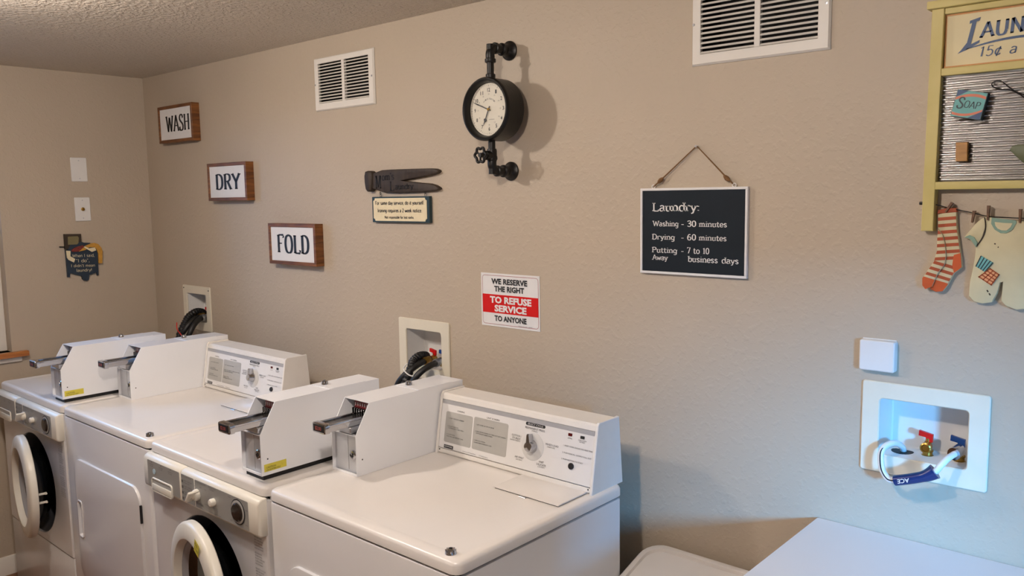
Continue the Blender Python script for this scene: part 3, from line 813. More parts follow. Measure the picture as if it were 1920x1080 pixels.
    letters('fascia_lettering', fa, M_FAINT, tl, (0, -.0241, 0), EX, EZ)
    dl = []
    for i, s in enumerate(('DETERGENT', 'SOFTENER', 'BLEACH')):
        x = .050 + .062 * i
        dl += [(RG, (x + .014) * k, .8635, .0035, .0035), T(s, x, .8560, .0032, .028), T('FILL HERE', x + .002, .8505, .003, .022)]
    dl += [T('HIGH EFFICIENCY DETERGENT', .088, .819, .003, .082)]
    letters('drawer_lettering', dw, M_FAINT, dl, (0, -.0241, 0), EX, EZ)
    # instruction print down the right edge
    rows = []; z = .758; rr = random.Random(3)
    words = ['IMPORTANT', 'SAFETY INSTRUCTIONS', 'DO NOT WASH ITEMS', 'SOILED WITH FLAMMABLE', 'LIQUIDS OR SOLVENTS', 'KEEP CHILDREN AWAY', 'WARNING', 'DO NOT OVERLOAD', 'CLOSE DOOR FIRMLY', 'ADD DETERGENT', 'SELECT CYCLE']
    i = 0
    while z > .545:
        s = words[i % len(words)]
        rows.append((sans(s), .610 * k, z, .0046, .050 * k * rr.uniform(.7, 1))); z -= .0078 + (.006 if i % 5 == 4 else 0); i += 1
    letters('instruction_lettering', fr, M_FAINT, rows, (0, .002, 0), EX, EZ)
    # door: a thick cream ring with a dark glass bowl, hinged at the left and left ajar
    hinge = Matrix.Translation((.158, .000, 0)) @ Matrix.Rotation(math.radians(-9), 4, 'Z')
    Rd = .206
    def dc(r, y): return [hinge @ Vector((Rd + .004 + r * math.cos(2 * PI * q / n), y, cz + .004 + r * math.sin(2 * PI * q / n))) for q in range(n)]
    bm = BM(); loft(bm, [dc(.156, .0), dc(Rd - .003, .0), dc(Rd, -.003), dc(Rd, -.020), dc(Rd - .003, -.026), dc(Rd - .009, -.030), dc(.166, -.035), dc(.158, -.034), dc(.153, -.028), dc(.149, .0), dc(.156, .0)])
    door = link('door', bm, M_CREAM, root, 40)
    bm = BM(); loft(bm, [dc(.1495, -.012), dc(.146, -.010), dc(.140, .004), dc(.137, .006)]); link('glass_trim', bm, M_MGREY, door)
    bm = BM(); loft(bm, [dc(.138, .004), dc(.126, .012), dc(.100, .020), dc(.06, .026), dc(.01, .028)], False, True); link('door_glass', bm, M_GLASS, door, 60)
    bm = BM(); loft(bm, [dc(.156, .0005), dc(.148, .030), dc(.12, .055), dc(.06, .062), dc(.01, .063)], False, True); link('inner_bowl', bm, M_GLASS, door, 60)
    for zz in (cz - .022, cz + .012):
        bm = BM()
        box(bm, 2 * Rd - .030, 2 * Rd - .022, -.002, .030, zz - .004, zz + .004, .0015, 1, hinge)
        box(bm, 2 * Rd - .032, 2 * Rd - .014, .024, .032, zz - .003, zz + .004, .0015, 1, hinge)
        link('latch_hook', bm, M_CREAM, door)
    bm = BM(); box(bm, .140, .160, -.004, .002, cz - .045, cz + .06, .002, 1); link('door_hinge', bm, M_STEEL, root)
    if near:
        ga = -.35; sO = hinge @ Vector((Rd + .004 + .050, -.0358, cz + .004 + .150))
        sU = hinge.to_3x3() @ Vector((math.cos(ga), 0, math.sin(ga))); sV = hinge.to_3x3() @ Vector((-math.sin(ga), 0, math.cos(ga)))
        lab(letters('door_sticker', door, M_YEL, [(RG, 0, 0, .040, .036)], sO, sU, sV, .0005), 'yellow warning sticker')
        letters('sticker_lettering', door, M_INK, [(sans('PULL'), .005, .024, .008, .022), (sans('TO OPEN'), .004, .010, .007, .028)], sO, sU, sV, .0010)
    # coin box stands on the deck on a dark foot
    obox('coin_box_foot', root, M_DARK, .531 * k, .6195 * k, .034, .44, .912, .9245)
    coin_box(root, .523 * k, .623 * k, .027, .9245, True)
    return root

build_washer('left front-load washer in the corner with its round door ajar', .1406, .6800, False)
build_dryer('left coin dryer between the two washers, whole front door in view', .8290, .6980, False)
build_washer('nearer front-load washer between the dryers, yellow sticker on door ring', 1.5345, .6700, True)
build_dryer('large right coin dryer at the end of the row beside the bare wall', 2.2172, .7100, True)

# ------------------------------------------------------------------ outlet boxes with valves
def valve(par, x, y, z, m, face=True):
    K = Matrix.Translation((x, y, z)) @ Matrix.Scale(.76, 4); x = y = z = 0
    bm = BM()
    lathe(bm, [(.017, 0), (.017, .006), (.014, .007), (.014, .016), (.016, .018), (.016, .022), (.010, .024), (.010, .046), (.007, .048), (.007, .056)], (x, y, z), (0, 0, 1), 12)
    lathe(bm, [(.010, -.012), (.014, .004), (.0155, .012), (.0155, .026), (.012, .028), (.009, .024), (0, .024)], (x, y, z + .032), (0, -1, 0), 20)
    bm.transform(K)
    v = link('valve', bm, M_BRASS, par)
    bm = BM()
    prof_ = [(-.024, .078), (.014, .070), (.013, .046), (-.004, .049), (-.005, .059), (-.025, .062)]
    loft(bm, [[(x + p[0], y - .006, z + p[1]) for p in prof_], [(x + p[0], y + .004, z + p[1]) for p in prof_]], True, True)
    bm.transform(K)
    link('valve_handle', bm, m, v, smooth=False)
    return v

def outlet_box(o, label, group=None, screws=False):
    x0, x1, z0, z1 = o; i0, i1, j0, j1 = inner(o)
    t = thing('washer_outlet_box', label, 'outlet box', ((x0 + x1) / 2, 0, z0), group)
    ox = (x0 + x1) / 2
    sh = lambda P: [(p[0] - ox, p[1] - z0) for p in P]
    ou = sh(rrect(x0, x1, z0, z1, .006, 4)); inn = sh(rrect(i0 + .002, i1 - .002, j0 + .002, j1 - .002, .008, 4))
    bm = BM(); loft(bm, [xz(ou, -.0005), xz(ou, -.004), xz(inset(ou, .002), -.006), xz(inset(inn, -.002), -.006), xz(inn, -.004), xz(inn, .004)])
    link('flange', bm, M_PLATE, t, 40)
    bm = BM(); loft(bm, [xz(inn, .0), xz(inset(inn, .003), .076), xz(inset(inn, .006), .080)], False, True)
    sh_ = link('recessed_box', bm, M_WPLATE, t, 30)
    if screws:
        for a, b in ((x0 + .012, z1 - .014), (x1 - .012, z1 - .016)):
            bm = BM(); lathe(bm, [(.0035, 0), (.003, .0012), (0, .0015)], (a - ox, -.006, b - z0), (0, -1, 0), 10); link('screw', bm, M_INK, t)
    floor_z = j0 - z0 + .006
    return t, ox, z0, floor_z, (i0 - ox, i1 - ox)

# right box: both valves in view, supply line with a blue sleeve
t, ox, oz, fz, (a0, a1) = outlet_box(OUTLETS[2], 'large ivory outlet box at right with a looped white supply hose', 'washer outlet boxes')
valve(t, 3.6115 - ox, .050, 1.0765 - oz, M_RED)
valve(t, 3.6765 - ox, .050, 1.0765 - oz, M_BLUE)
bm = BM(); lathe(bm, [(.024, 0), (.024, .002), (.020, .0022)], (3.560 - ox, .045, fz - .004), (0, 0, 1), 24); link('drain_hole', bm, M_DARK, t)
hose = thing('supply_hose', 'white flexible hose with dark blue printed sleeve hanging from right outlet box', 'hose', (3.68, .02, 1.10))
hb = Vector((3.68, .02, 1.10))
def L(*p): return [tuple(Vector(q) - hb) for q in p]
bm = BM()
path = [(3.6790, .012, 1.108), (3.6800, -.015, 1.112), (3.6740, -.045, 1.108), (3.6640, -.058, 1.093), (3.6560, -.062, 1.081), (3.640, -.065, 1.070), (3.610, -.065, 1.056), (3.580, -.062, 1.045),
        (3.5620, -.058, 1.0430), (3.5470, -.050, 1.0560), (3.5410, -.045, 1.076), (3.5400, -.038, 1.098), (3.5480, -.022, 1.110), (3.5580, .005, 1.108), (3.5620, .035, 1.092), (3.5620, .045, 1.080)]
tube(bm, L(*path), .0068, 12, 6); link('hose_line', bm, M_HOSEW, hose)
bm = BM()
tube(bm, L(*[(p[0], p[1] - .0062, p[2] + .001) for p in path[7:14]]), .0016, 6, 6); lab(link('hose_stripe', bm, M_NAVY, hose), 'thin dark blue stripe')
SLV = [(3.656, -.0620, 1.0815), (3.640, -.0650, 1.0695), (3.612, -.0650, 1.0570), (3.577, -.0620, 1.0440)]
bm = BM(); tube(bm, L(*SLV), lambda t_: .0165 - .0050 * min(1, t_ * 2.2), 20, 6); lab(link('hose_sleeve', bm, mat('navy_sleeve', (14, 44, 96), rough=.25), hose), 'dark blue tapered sleeve with white print')
Uv = Vector((-(3.612 - 3.577), .003, -(1.0570 - 1.0440))).normalized(); Vv = Vector((-.20, -.25, -.9)); Vv = (Vv - Uv * Vv.dot(Uv)).normalized()
Nv = Uv.cross(Vv)
if Nv.y > 0: Vv = Vv
bl = letters('sleeve_lettering', hose, M_SIGNW, [(sans('ACE', .015), 0, 0, .0085, .026)], Vector((3.6090, -.0765, 1.0600)) - hb, Uv, Vv, .0012)
bm = BM(); tube(bm, L((3.6790, .030, 1.110), (3.6800, -.004, 1.112), (3.6790, -.014, 1.112)), .0135, 14, 4); link('hose_coupling', bm, M_CHROME, hose)

def black_hoses(base, paths, label, tie, tiecol):
    h = thing('inlet_hoses', label, 'hose', base)
    B = Vector(base)
    for i, (P, r) in enumerate(paths):
        bm_ = BM(); pts_ = [tuple(Vector(q) - B) for q in P]
        if i == 0:   # corrugated drain hose
            tube(bm_, pts_, lambda s: r * (1 + .09 * math.sin(s * 2 * PI * 26)), 12, 26)
            link('drain_hose', bm_, M_BLACK, h, 60)
        else:
            tube(bm_, pts_, r, 12, 6); link('inlet_hose', bm_, M_BLACK, h)
            bm_ = BM(); d = (Vector(pts_[0]) - Vector(pts_[1])).normalized()
            lathe(bm_, [(r * 1.25, 0), (r * 1.35, .004), (r * 1.35, .014), (r * 1.1, .016), (r * 1.1, .034)], Vector(pts_[0]) - d * .040, d, 12)
            link('hose_ferrule', bm_, M_BRASS if i == 1 else M_STEEL, h)
    bm_ = BM(); tube(bm_, [tuple(Vector(q) - B) for q in tie], .0022, 6, 4); link('cable_tie', bm_, tiecol, h)
    return h

# middle box
t, ox, oz, fz, _ = outlet_box(OUTLETS[1], 'ivory outlet box above the nearer washer with black hoses', 'washer outlet boxes')
valve(t, 1.994 - ox, .050, 1.083 - oz, M_RED)
valve(t, 2.042 - ox, .050, 1.083 - oz, M_BLUE)
xo, zo = 0, 0
black_hoses((2.0, -.05, .80), [
    ([(1.955, .045, 1.095), (1.975, .030, 1.116), (1.992, .000, 1.126), (1.998, -.030, 1.127), (2.000, -.055, 1.116), (2.012, -.075, 1.100), (2.020, -.100, 1.070), (2.005, -.110, 1.030), (1.990, -.112, .96), (1.985, -.112, .75)], .0135),
    ([(2.006, .018, 1.113), (2.016, -.02, 1.110), (2.026, -.055, 1.106), (2.024, -.085, 1.094), (2.006, -.108, 1.070), (1.985, -.118, 1.036), (1.968, -.118, .97), (1.965, -.112, .75)], .0105),
    ([(2.058, .018, 1.112), (2.070, -.015, 1.110), (2.076, -.045, 1.107), (2.070, -.075, 1.095), (2.056, -.098, 1.070), (2.040, -.110, 1.03), (2.030, -.112, .96), (2.028, -.112, .75)], .0105)],
    'bundle of black washer hoses curving from the middle outlet box', [(2.004, -.085, 1.112), (2.010, -.108, 1.098), (2.040, -.112, 1.082), (2.062, -.095, 1.075)], M_SIGNW)

# left box
t, ox, oz, fz, _ = outlet_box(OUTLETS[0], 'ivory outlet box near the corner with black hoses and red tie', 'washer outlet boxes', True)
valve(t, .420 - ox, .050, 1.107 - oz, M_RED)
valve(t, .470 - ox, .050, 1.107 - oz, M_BLUE)
dx = -1.578
black_hoses((.42, -.05, .80), [
    ([(.395, .045, 1.115), (.415, .030, 1.140), (.430, .000, 1.152), (.442, -.03, 1.152), (.444, -.060, 1.136), (.448, -.080, 1.112), (.446, -.098, 1.080), (.432, -.106, 1.04), (.425, -.106, .96), (.425, -.106, .75)], .0160),
    ([(.440, .018, 1.134), (.462, -.02, 1.130), (.478, -.05, 1.124), (.486, -.08, 1.108), (.482, -.102, 1.082), (.468, -.115, 1.05), (.455, -.118, .98), (.452, -.112, .75)], .0125),
    ([(.478, .018, 1.130), (.486, -.015, 1.128), (.498, -.045, 1.120), (.512, -.075, 1.100), (.514, -.095, 1.07), (.502, -.106, 1.03), (.492, -.108, .96), (.490, -.108, .75)], .0125)],
    'bundle of black washer hoses curving from the outlet box near the corner', [(.462, -.128, 1.118), (.482, -.138, 1.09), (.508, -.130, 1.060), (.520, -.122, 1.02)], M_RED)

# ------------------------------------------------------------------ wall plates, sensor
def wall_plate(name, label, y0, y1, z0, z1, jack):
    yc, zc = (y0 + y1) / 2, (z0 + z1) / 2
    t = thing(name, label, 'wall plate', (0, yc, zc), 'wall plates on the left wall')
    bm = BM(); P = rrect(y0 - yc, y1 - yc, z0 - zc, z1 - zc, .004, 3)
    loft(bm, [yz(P, 0), yz(P, .003), yz(inset(P, .002), .0055)], True, True)
    link('plate', bm, M_WPLATE, t, 30)
    for zz in (z1 - zc - .014, z0 - zc + .014):
        bm = BM(); lathe(bm, [(.003, 0), (.0028, .0012), (0, .0015)], (.0055, 0, zz), (1, 0, 0), 10); link('screw', bm, M_STEEL, t)
    if jack:
        bm = BM(); lathe(bm, [(.0085, 0), (.0085, .002), (.0055, .003), (.0055, .009), (.003, .009), (.003, .006), (0, .006)], (.0055, 0, .0), (1, 0, 0), 14)
        lab(link('coax_jack', bm, M_BRASS, t), 'small brass screw jack')
wall_plate('blank_wall_plate', 'blank white plate, upper one on the left wall', -.3655, -.2938, 1.7715, 1.8833, False)
wall_plate('coax_wall_plate', 'white cable plate with small round jack, below the blank plate', -.3607, -.2910, 1.5865, 1.6981, True)
bm = BM(); P = rrect(-.0385, .0385, -.035, .035, .005, 4)
loft(bm, [xz(P, 0), xz(P, -.016), xz(inset(P, .001), -.0185), xz(inset(P, .003), -.020)], True, True)
t = thing('wall_sensor', 'small square white sensor box above the right outlet box', 'sensor', (3.5155, 0, 1.3070))
link('cover', bm, M_WPLATE, t, 30)
obox('base_plate', t, M_WPLATE, -.036, .036, -.003, 0, -.033, .0365)

# ------------------------------------------------------------------ air vents
def vent(v, nsl, label):
    x0, x1, z0, z1 = v; a0, a1, b0, b1 = vin(v)
    ox, oz = (x0 + x1) / 2, z0
    t = thing('air_vent', label, 'vent', (ox, 0, oz), 'white air return grilles')
    def F(P): return [(p[0] - ox, p[1] - oz) for p in P]
    def R4(a, b, c, d): return [(b, d), (a, d), (a, c), (b, c)]
    o_ = F(R4(x0, x1, z0, z1)); i_ = F(R4(a0, a1, b0, b1))
    bm = BM(); loft(bm, [xz(o_, -.0005), xz(o_, -.003), xz(inset(o_, .004), -.009), xz(inset(i_, -.001), -.009), xz(i_, -.008), xz(i_, .004)])
    link('frame', bm, M_VENT, t, 20)
    mid = (a0 + a1) / 2 + .002
    obox('mullion', t, M_VENT, mid - .0075 - ox, mid + .0075 - ox, -.009, .004, b0 - oz, b1 - oz, .001, 1)
    bm = BM(); box(bm, a0 - ox, a1 - ox, .100, .104, b0 - oz, b1 - oz)
    link('duct_back', bm, M_DARK, t)
    bm = BM(); loft(bm, [xz(F(R4(a0 + .0005, a1 - .0005, b0 + .0005, b1 - .0005)), .003), xz(F(R4(a0 + .0005, a1 - .0005, b0 + .0005, b1 - .0005)), .100)]); link('duct_lining', bm, M_DARK, t)
    p = (b1 - b0) / nsl
    for s0, s1 in ((a0, mid - .0075), (mid + .0075, a1)):
        for i in range(nsl):
            z = b1 - p * (i + .5)
            bm = BM(); w_ = (s1 - s0)
            prof_ = [(-.0070, -p * .42), (-.0085, -p * .34), (-.0040, p * .06), (-.0028, p * .04), (-.0052, -p * .42)]
            loft(bm, [[(s0 - ox, q[0], z - oz + q[1]) for q in prof_], [(s1 - ox, q[0], z - oz + q[1]) for q in prof_]], True, True)
            link('louver', bm, M_VENT, t, 30)
    for a, b in ((x0 + .006, (z0 + z1) / 2), (x1 - .010, (z0 + z1) / 2 + .001)):
        bm = BM(); lathe(bm, [(.0035, 0), (.003, .0012), (0, .0015)], (a - ox, -.009, b - oz), (0, -1, 0), 12); link('screw', bm, M_STEEL, t)
vent(VENTS[0], 13, 'white louvered vent between the WASH sign and the pipe clock')
vent(VENTS[1], 13, 'white louvered vent at the top above the chalkboard sign')

# ------------------------------------------------------------------ WASH / DRY / FOLD box signs
def box_sign(word, x0, x1, z0, z1, label, tx, name='box_sign'):
    ox, oz = (x0 + x1) / 2, z0; d = .038
    t = thing(name, label, 'sign', (ox, 0, oz), 'framed word signs stepping down the wall')
    a, b, c, e = x0 - ox, x1 - ox, 0, z1 - oz
    th = .014
    for bx in ((a, b, e - th, e), (a, b, 0, th), (a, a + th, th, e - th), (b - th, b, th, e - th)):
        obox('frame_rail', t, M_OAK, bx[0], bx[1], -d, 0, bx[2], bx[3], .001, 1)
    obox('sign_panel', t, M_SIGNW, a + th, b - th, -d + .004, -d + .008, th, e - th)
    W_, H_ = b - a, e
    letters('lettering', t, M_INK, [(serif(word, .23, .065, .14, track=.05), a + tx[0] * W_, tx[2] * H_, (tx[3] - tx[2]) * H_, (tx[1] - tx[0]) * W_)], (0, -d + .004, 0), EX, EZ)
box_sign('WASH', .2150, .5388, 1.9460, 2.1155, 'walnut-framed white sign reading WASH, top of the three', (.21, .90, .30, .72))
box_sign('DRY', .6460, .9648, 1.6725, 1.8358, 'walnut-framed white sign reading DRY, middle of the three', (.20, .85, .30, .70))
box_sign('FOLD', 1.1120, 1.4368, 1.4135, 1.5785, 'walnut-framed white sign reading FOLD, lowest of the three', (.18, .86, .29, .72))

# ------------------------------------------------------------------ pipe clock
ck = thing('pipe_clock', 'round black wall clock on black iron pipes with valve wheel', 'clock', (2.4165, 0, 1.9315))
def clk(name, prof_, c, ax, m=M_BLKIRON, seg=32, par=ck):
    bm_ = BM(); lathe(bm_, prof_, c, ax, seg); return link(name, bm_, m, par)
yp = -.088
cy_ = 0
R_ = .0915
cs = clk('clock_case', [(.0, -.040), (R_ - .004, -.040), (R_, -.044), (R_, -.105), (R_ + .0015, -.108), (R_ + .0015, -.114), (R_ - .002, -.119), (R_ - .006, -.120), (R_ - .010, -.116), (R_ - .0130, -.108), (R_ - .0140, -.096), (0, -.096)],
         (0, 0, 0), (0, 1, 0), M_BLKIRON, 56)
clk('clock_face', [(R_ - .0145, -.0955), (R_ - .0145, -.0970), (0, -.0970)], (0, 0, 0), (0, 1, 0), M_FACE, 48)
its = []; nums = []; fr_ = .0735
def P2(r, deg): a = math.radians(90 - deg); return r * math.cos(a), r * math.sin(a)
for h in range(1, 13):
    x, z = P2(.0570, h * 30); s = str(h); w_ = .0052 * len(s) + .001
    nums.append((sans(s, .02), x - w_ / 2, z - .005, .0105, w_))
    x, z = P2(.0450, h * 30); s = str(h + 12 if h < 12 else 24); its.append((sans(s), x - .0025, z - .002, .004, .005))
for k2 in range(60):
    r0 = .0700 if k2 % 5 else .0675; a = math.radians(90 - 6 * k2)
    its.append((RG, r0 * math.cos(a), r0 * math.sin(a), .0010 if k2 % 5 else .0016, .0025 if k2 % 5 else .005, a))
wd_ = 'ANTIQUE ELECTRIC'
for i, ch in enumerate(wd_):
    dg_ = -46 + 92 * i / (len(wd_) - 1); x, z = P2(.029, dg_)
    if ch != ' ': its.append((sans(ch), x, z, .0042, .0030, -math.radians(dg_)))
its.append((RG, -.001, -.030, .0010, .022))
letters('dial_numerals', ck, M_INK, nums, (0, -.0970, 0), EX, EZ, .0005)
letters('dial_lettering', ck, M_FAINT, its, (0, -.0970, 0), EX, EZ, .0004)['kind'] = 'stuff'
def hand(name, deg, ln, w0, spade, y):
    a = math.radians(90 - deg); c, s = math.cos(a), math.sin(a)
    pts_ = [(-.010, -w0), (ln * .55, -w0), (ln * .62, -spade), (ln * .78, -w0 * .8), (ln, 0), (ln * .78, w0 * .8), (ln * .62, spade), (ln * .55, w0), (-.010, w0)]
    P = [(p[0] * c - p[1] * s, p[0] * s + p[1] * c) for p in pts_]
    bm_ = BM(); slab(bm_, P, xz, y, y - .0012); return link(name, bm_, M_INK, ck, smooth=False)
hand('hour_hand', 205, .052, .0013, .0058, -.0995)
hand('minute_hand', 292, .070, .0013, .0018, -.1015)
clk('center_cap', [(.0040, -.0965), (.0040, -.1025), (.002, -.104), (0, -.1042)], (0, 0, 0), (0, 1, 0), M_BRASS, 14)
for sg, name in ((1, 'upper_pipe'), (-1, 'lower_pipe')):
    zf = .1805
    bm = BM()
    e = [(0, -.024, sg * zf), (0, -.060, sg * zf), (0, -.078, sg * (zf - .004)), (0, yp, sg * (zf - .016)), (0, yp, sg * (zf - .034))]
    tube(bm, e, .0135, 16, 5)
    lathe(bm, [(.0155, 0), (.0165, .002), (.0165, .010), (.0140, .012)], (0, yp, sg * (zf - .044)), (0, 0, sg), 18)
    lathe(bm, [(.0150, 0), (.0190, .004), (.0190, .014), (.0150, .018)], (0, -.026, sg * zf), (0, -1, 0), 18)
    lathe(bm, [(.0150, 0), (.0168, .002), (.0168, .010), (.0140, .012)], (0, -.060, sg * zf), (0, -1, 0), 18)
    lathe(bm, [(.0105, 0), (.0105, .101)], (0, yp, sg * .089), (0, 0, sg), 16)
    if sg > 0: lathe(bm, [(.012, 0), (.0145, .002), (.0145, .014), (.012, .016)], (0, yp, .088), (0, 0, 1), 16)
    pp_ = link(name, bm, M_BLKIRON, ck)
    bm = BM(); lathe(bm, [(.0290, 0), (.0290, .005), (.022, .009), (.0165, .018), (.0155, .024)], (0, 0, sg * zf), (0, -1, 0), 28)
    lab(link('wall_flange', bm, M_BLKIRON, pp_), 'round black mounting flange')
bm = BM(); lathe(bm, [(.014, 0), (.014, .030), (.007, .034), (.007, .050)], (0, yp, -.135), (0, -1, 0), 14)
lathe(bm, [(.0135, -.018), (.0150, -.012), (.0150, .014), (.0135, .020)], (0, yp, -.135), (0, 0, 1), 16)
link('valve_body', bm, M_BLKIRON, ck)
bm = BM(); wp = []
for i in range(49):
    a = 2 * PI * i / 48; r = .0205 * (1 + .13 * math.cos(6 * a)); wp.append((r * math.cos(a), yp - .050, -.135 + r * math.sin(a)))
tube(bm, wp, .0042, 10, 1, False)
for i in range(3):
    a = 2 * PI * i / 3 + .5
    tube(bm, [(0, yp - .050, -.135), (.020 * math.cos(a), yp - .050, -.135 + .020 * math.sin(a))], .0030, 8, 1, False)
lathe(bm, [(.0065, -.004), (.0065, .004)], (0, yp - .050, -.135), (0, -1, 0), 12)
lab(link('valve_wheel', bm, M_BLKIRON, ck), 'small scalloped black hand wheel')

# ------------------------------------------------------------------ clothes-pin sign with hanging tag
PIN_HEAD = [(1.7328,1.7702),(1.7455,1.7725),(1.76,1.771),(1.7689,1.766),(1.7707,1.7529),(1.7675,1.7241),(1.764,1.7057),(1.7561,1.6984),(1.7414,1.6981),(1.7322,1.7062),(1.7276,1.7301),(1.7268,1.754)]
PIN_BODY = [(1.7636,1.7604),(1.7838,1.7656),(1.8208,1.7728),(1.8689,1.7734),(1.9769,1.7725),(2.069,1.771),(2.0904,1.7694),(2.1045,1.7648),(2.1086,1.7598),(2.0987,1.7535),(2.0681,1.7488),(2.0131,1.7433),(1.9603,1.7379),(1.9179,1.7338),(1.96,1.7298),(2.0123,1.7247),(2.0634,1.7207),(2.0884,1.7148),(2.1059,1.7064),(2.1086,1.7022),(2.0985,1.6975),(2.0769,1.6958),(2.011,1.6938),(1.8966,1.6928),(1.8331,1.6947),(1.8049,1.6998),(1.7765,1.7068),(1.761,1.7105)]
px_, pz_ = 1.92, 1.69
ps = thing('clothespin_sign', "dark carved sign shaped like a wooden clothespin, reading Mom's Laundry", 'sign', (px_, 0, pz_))
sh2 = lambda P: [(p[0] - px_, p[1] - pz_) for p in P]
bm = BM(); slab(bm, sh2(PIN_BODY), xz, 0, -.018, .003); link('clothespin_body', bm, M_DWOOD, ps, 50)
bm = BM(); slab(bm, sh2(PIN_HEAD), xz, 0, -.024, .006); link('clothespin_head', bm, M_DWOOD, ps, 60)
bmk = mat('carved_black', (9, 6, 4), rough=.7)
letters('carved_lettering', ps, bmk, [(serif('M', .17, .08, .12), 1.786 - px_, 1.7085 - pz_, .045, .030), (serif("om's", .20, .10, .08), 1.820 - px_, 1.7365 - pz_, .024, .068, 0.03),
    (serif('L', .17, .08, .12), 1.863 - px_, 1.6995 - pz_, .032, .024), (serif('aundry', .20, .10, .08), 1.890 - px_, 1.7040 - pz_, .019, .096, .01)], (0, -.018, 0), EX, EZ)
letters('faint_lettering', ps, mat('faint_carving', (44, 26, 18), rough=.7), [(serif('Open 24 hours', .10, .05, 0), 1.945 - px_, 1.7545 - pz_, .011, .110, .01)], (0, -.018, 0), EX, EZ)
tg = thing('hanging_tag', 'small cream and teal plaque hanging under the clothespin sign, same day service joke', 'sign', (1.92, 0, 1.5915))
qx, qz = 1.92, 1.5915
x0, x1, z0, z1 = 1.757, 2.0570, 1.5885, 1.6790
obox('backing_board', tg, M_TEAL, x0 - qx, x1 - qx, -.014, 0, z0 - qz, z1 - qz, .001, 1)
n_ = .009
a0, a1, b0, b1 = x0 + .0085, x1 - .011, z0 + .005, z1 - .005
cp = []
for (cx_, cz_, st) in ((a1, b1, 270), (a0, b1, 0), (a0, b0, 90), (a1, b0, 180)):
    for i in range(5):
        t_ = math.radians(st - 22.5 * i)
        cp.append((cx_ - qx + n_ * math.cos(t_) , cz_ - qz + n_ * math.sin(t_)))
bm = BM(); slab(bm, cp, xz, -.0138, -.0155); link('cream_panel', bm, M_TAGC, tg, smooth=False)
SE = lambda s: serif(s, .20, .10, .07, nib=.3)
letters('lettering', tg, M_INK, [(SE('For same day service, do it yourself.'), 1.777 - qx, 1.6510 - qz, .0125, .258), (SE('Ironing requires a 2 week notice.'), 1.790 - qx, 1.6245 - qz, .0125, .232),
                                 (SE('Not responsible for lost socks.'), 1.827 - qx, 1.6025 - qz, .0090, .155)], (0, -.0155, 0), EX, EZ)
for hx in (1.800, 2.034):
    bm = BM()
    tube(bm, [(hx - qx + .004 * math.cos(a * PI / 6), -.008, 1.6835 - qz + .0055 * math.sin(a * PI / 6)) for a in range(13)], .0008, 6, 2)
    tube(bm, [(hx - qx + .0035 * math.cos(a * PI / 6), -.010, 1.6915 - qz + .0045 * math.sin(a * PI / 6)) for a in range(13)], .0008, 6, 2)
    link('hook_loop', bm, M_BLKIRON, tg)

# ------------------------------------------------------------------ refuse-service sign
rs = thing('refusal_sign', 'white plastic sign with red band, right to refuse service', 'sign', (2.4015, 0, 1.2615))
rx, rz = 2.4015, 1.2615
obox('sign_sheet', rs, M_SIGNW, 2.2800 - rx, 2.5240 - rx, -.002, 0, 0, 1.4320 - rz)
def frame_line(name, par, m, x0, x1, z0, z1, r, t_, y):
    P = rrect(x0, x1, z0, z1, r, 5); Q = inset(P, t_)
    me_bm = BM(); loft(me_bm, [xz(P, y), xz(Q, y)]); return link(name, me_bm, m, par, smooth=False)
frame_line('border_line', rs, mat('maroon_ink', (150, 40, 46), rough=.5), 2.2855 - rx, 2.5195 - rx, 1.2680 - rz, 1.4255 - rz, .010, .0012, -.0024)
obox('red_band', rs, M_RED, 2.2866 - rx, 2.5184 - rx, -.0027, -.0019, 1.3050 - rz, 1.3642 - rz)
B_ = .034
def TC(s, u0, u1, v, h, b=B_): return (sans(s, b), u0 - rx, v - rz, h, u1 - u0)
letters('black_lettering', rs, M_INK, [TC('WE RESERVE', 2.3258, 2.4760, 1.3985, .0165), TC('THE RIGHT', 2.3382, 2.4630, 1.3750, .0165)], (0, -.0027, 0), EX, EZ)
letters('black_lettering', rs, M_INK, [TC('TO ANYONE', 2.3373, 2.4715, 1.2802, .0165)], (0, -.0027, 0), EX, EZ)
letters('small_print', rs, M_FAINT, [TC('MADE IN USA  SIGNS', 2.4380, 2.4950, 1.2705, .0022, 0)], (0, -.0027, 0), EX, EZ)
letters('white_lettering', rs, M_SIGNW, [TC('TO REFUSE', 2.3185, 2.4920, 1.3380, .0195, .045), TC('SERVICE', 2.3378, 2.4720, 1.3110, .0195, .045)], (0, -.0027, 0), EX, EZ)

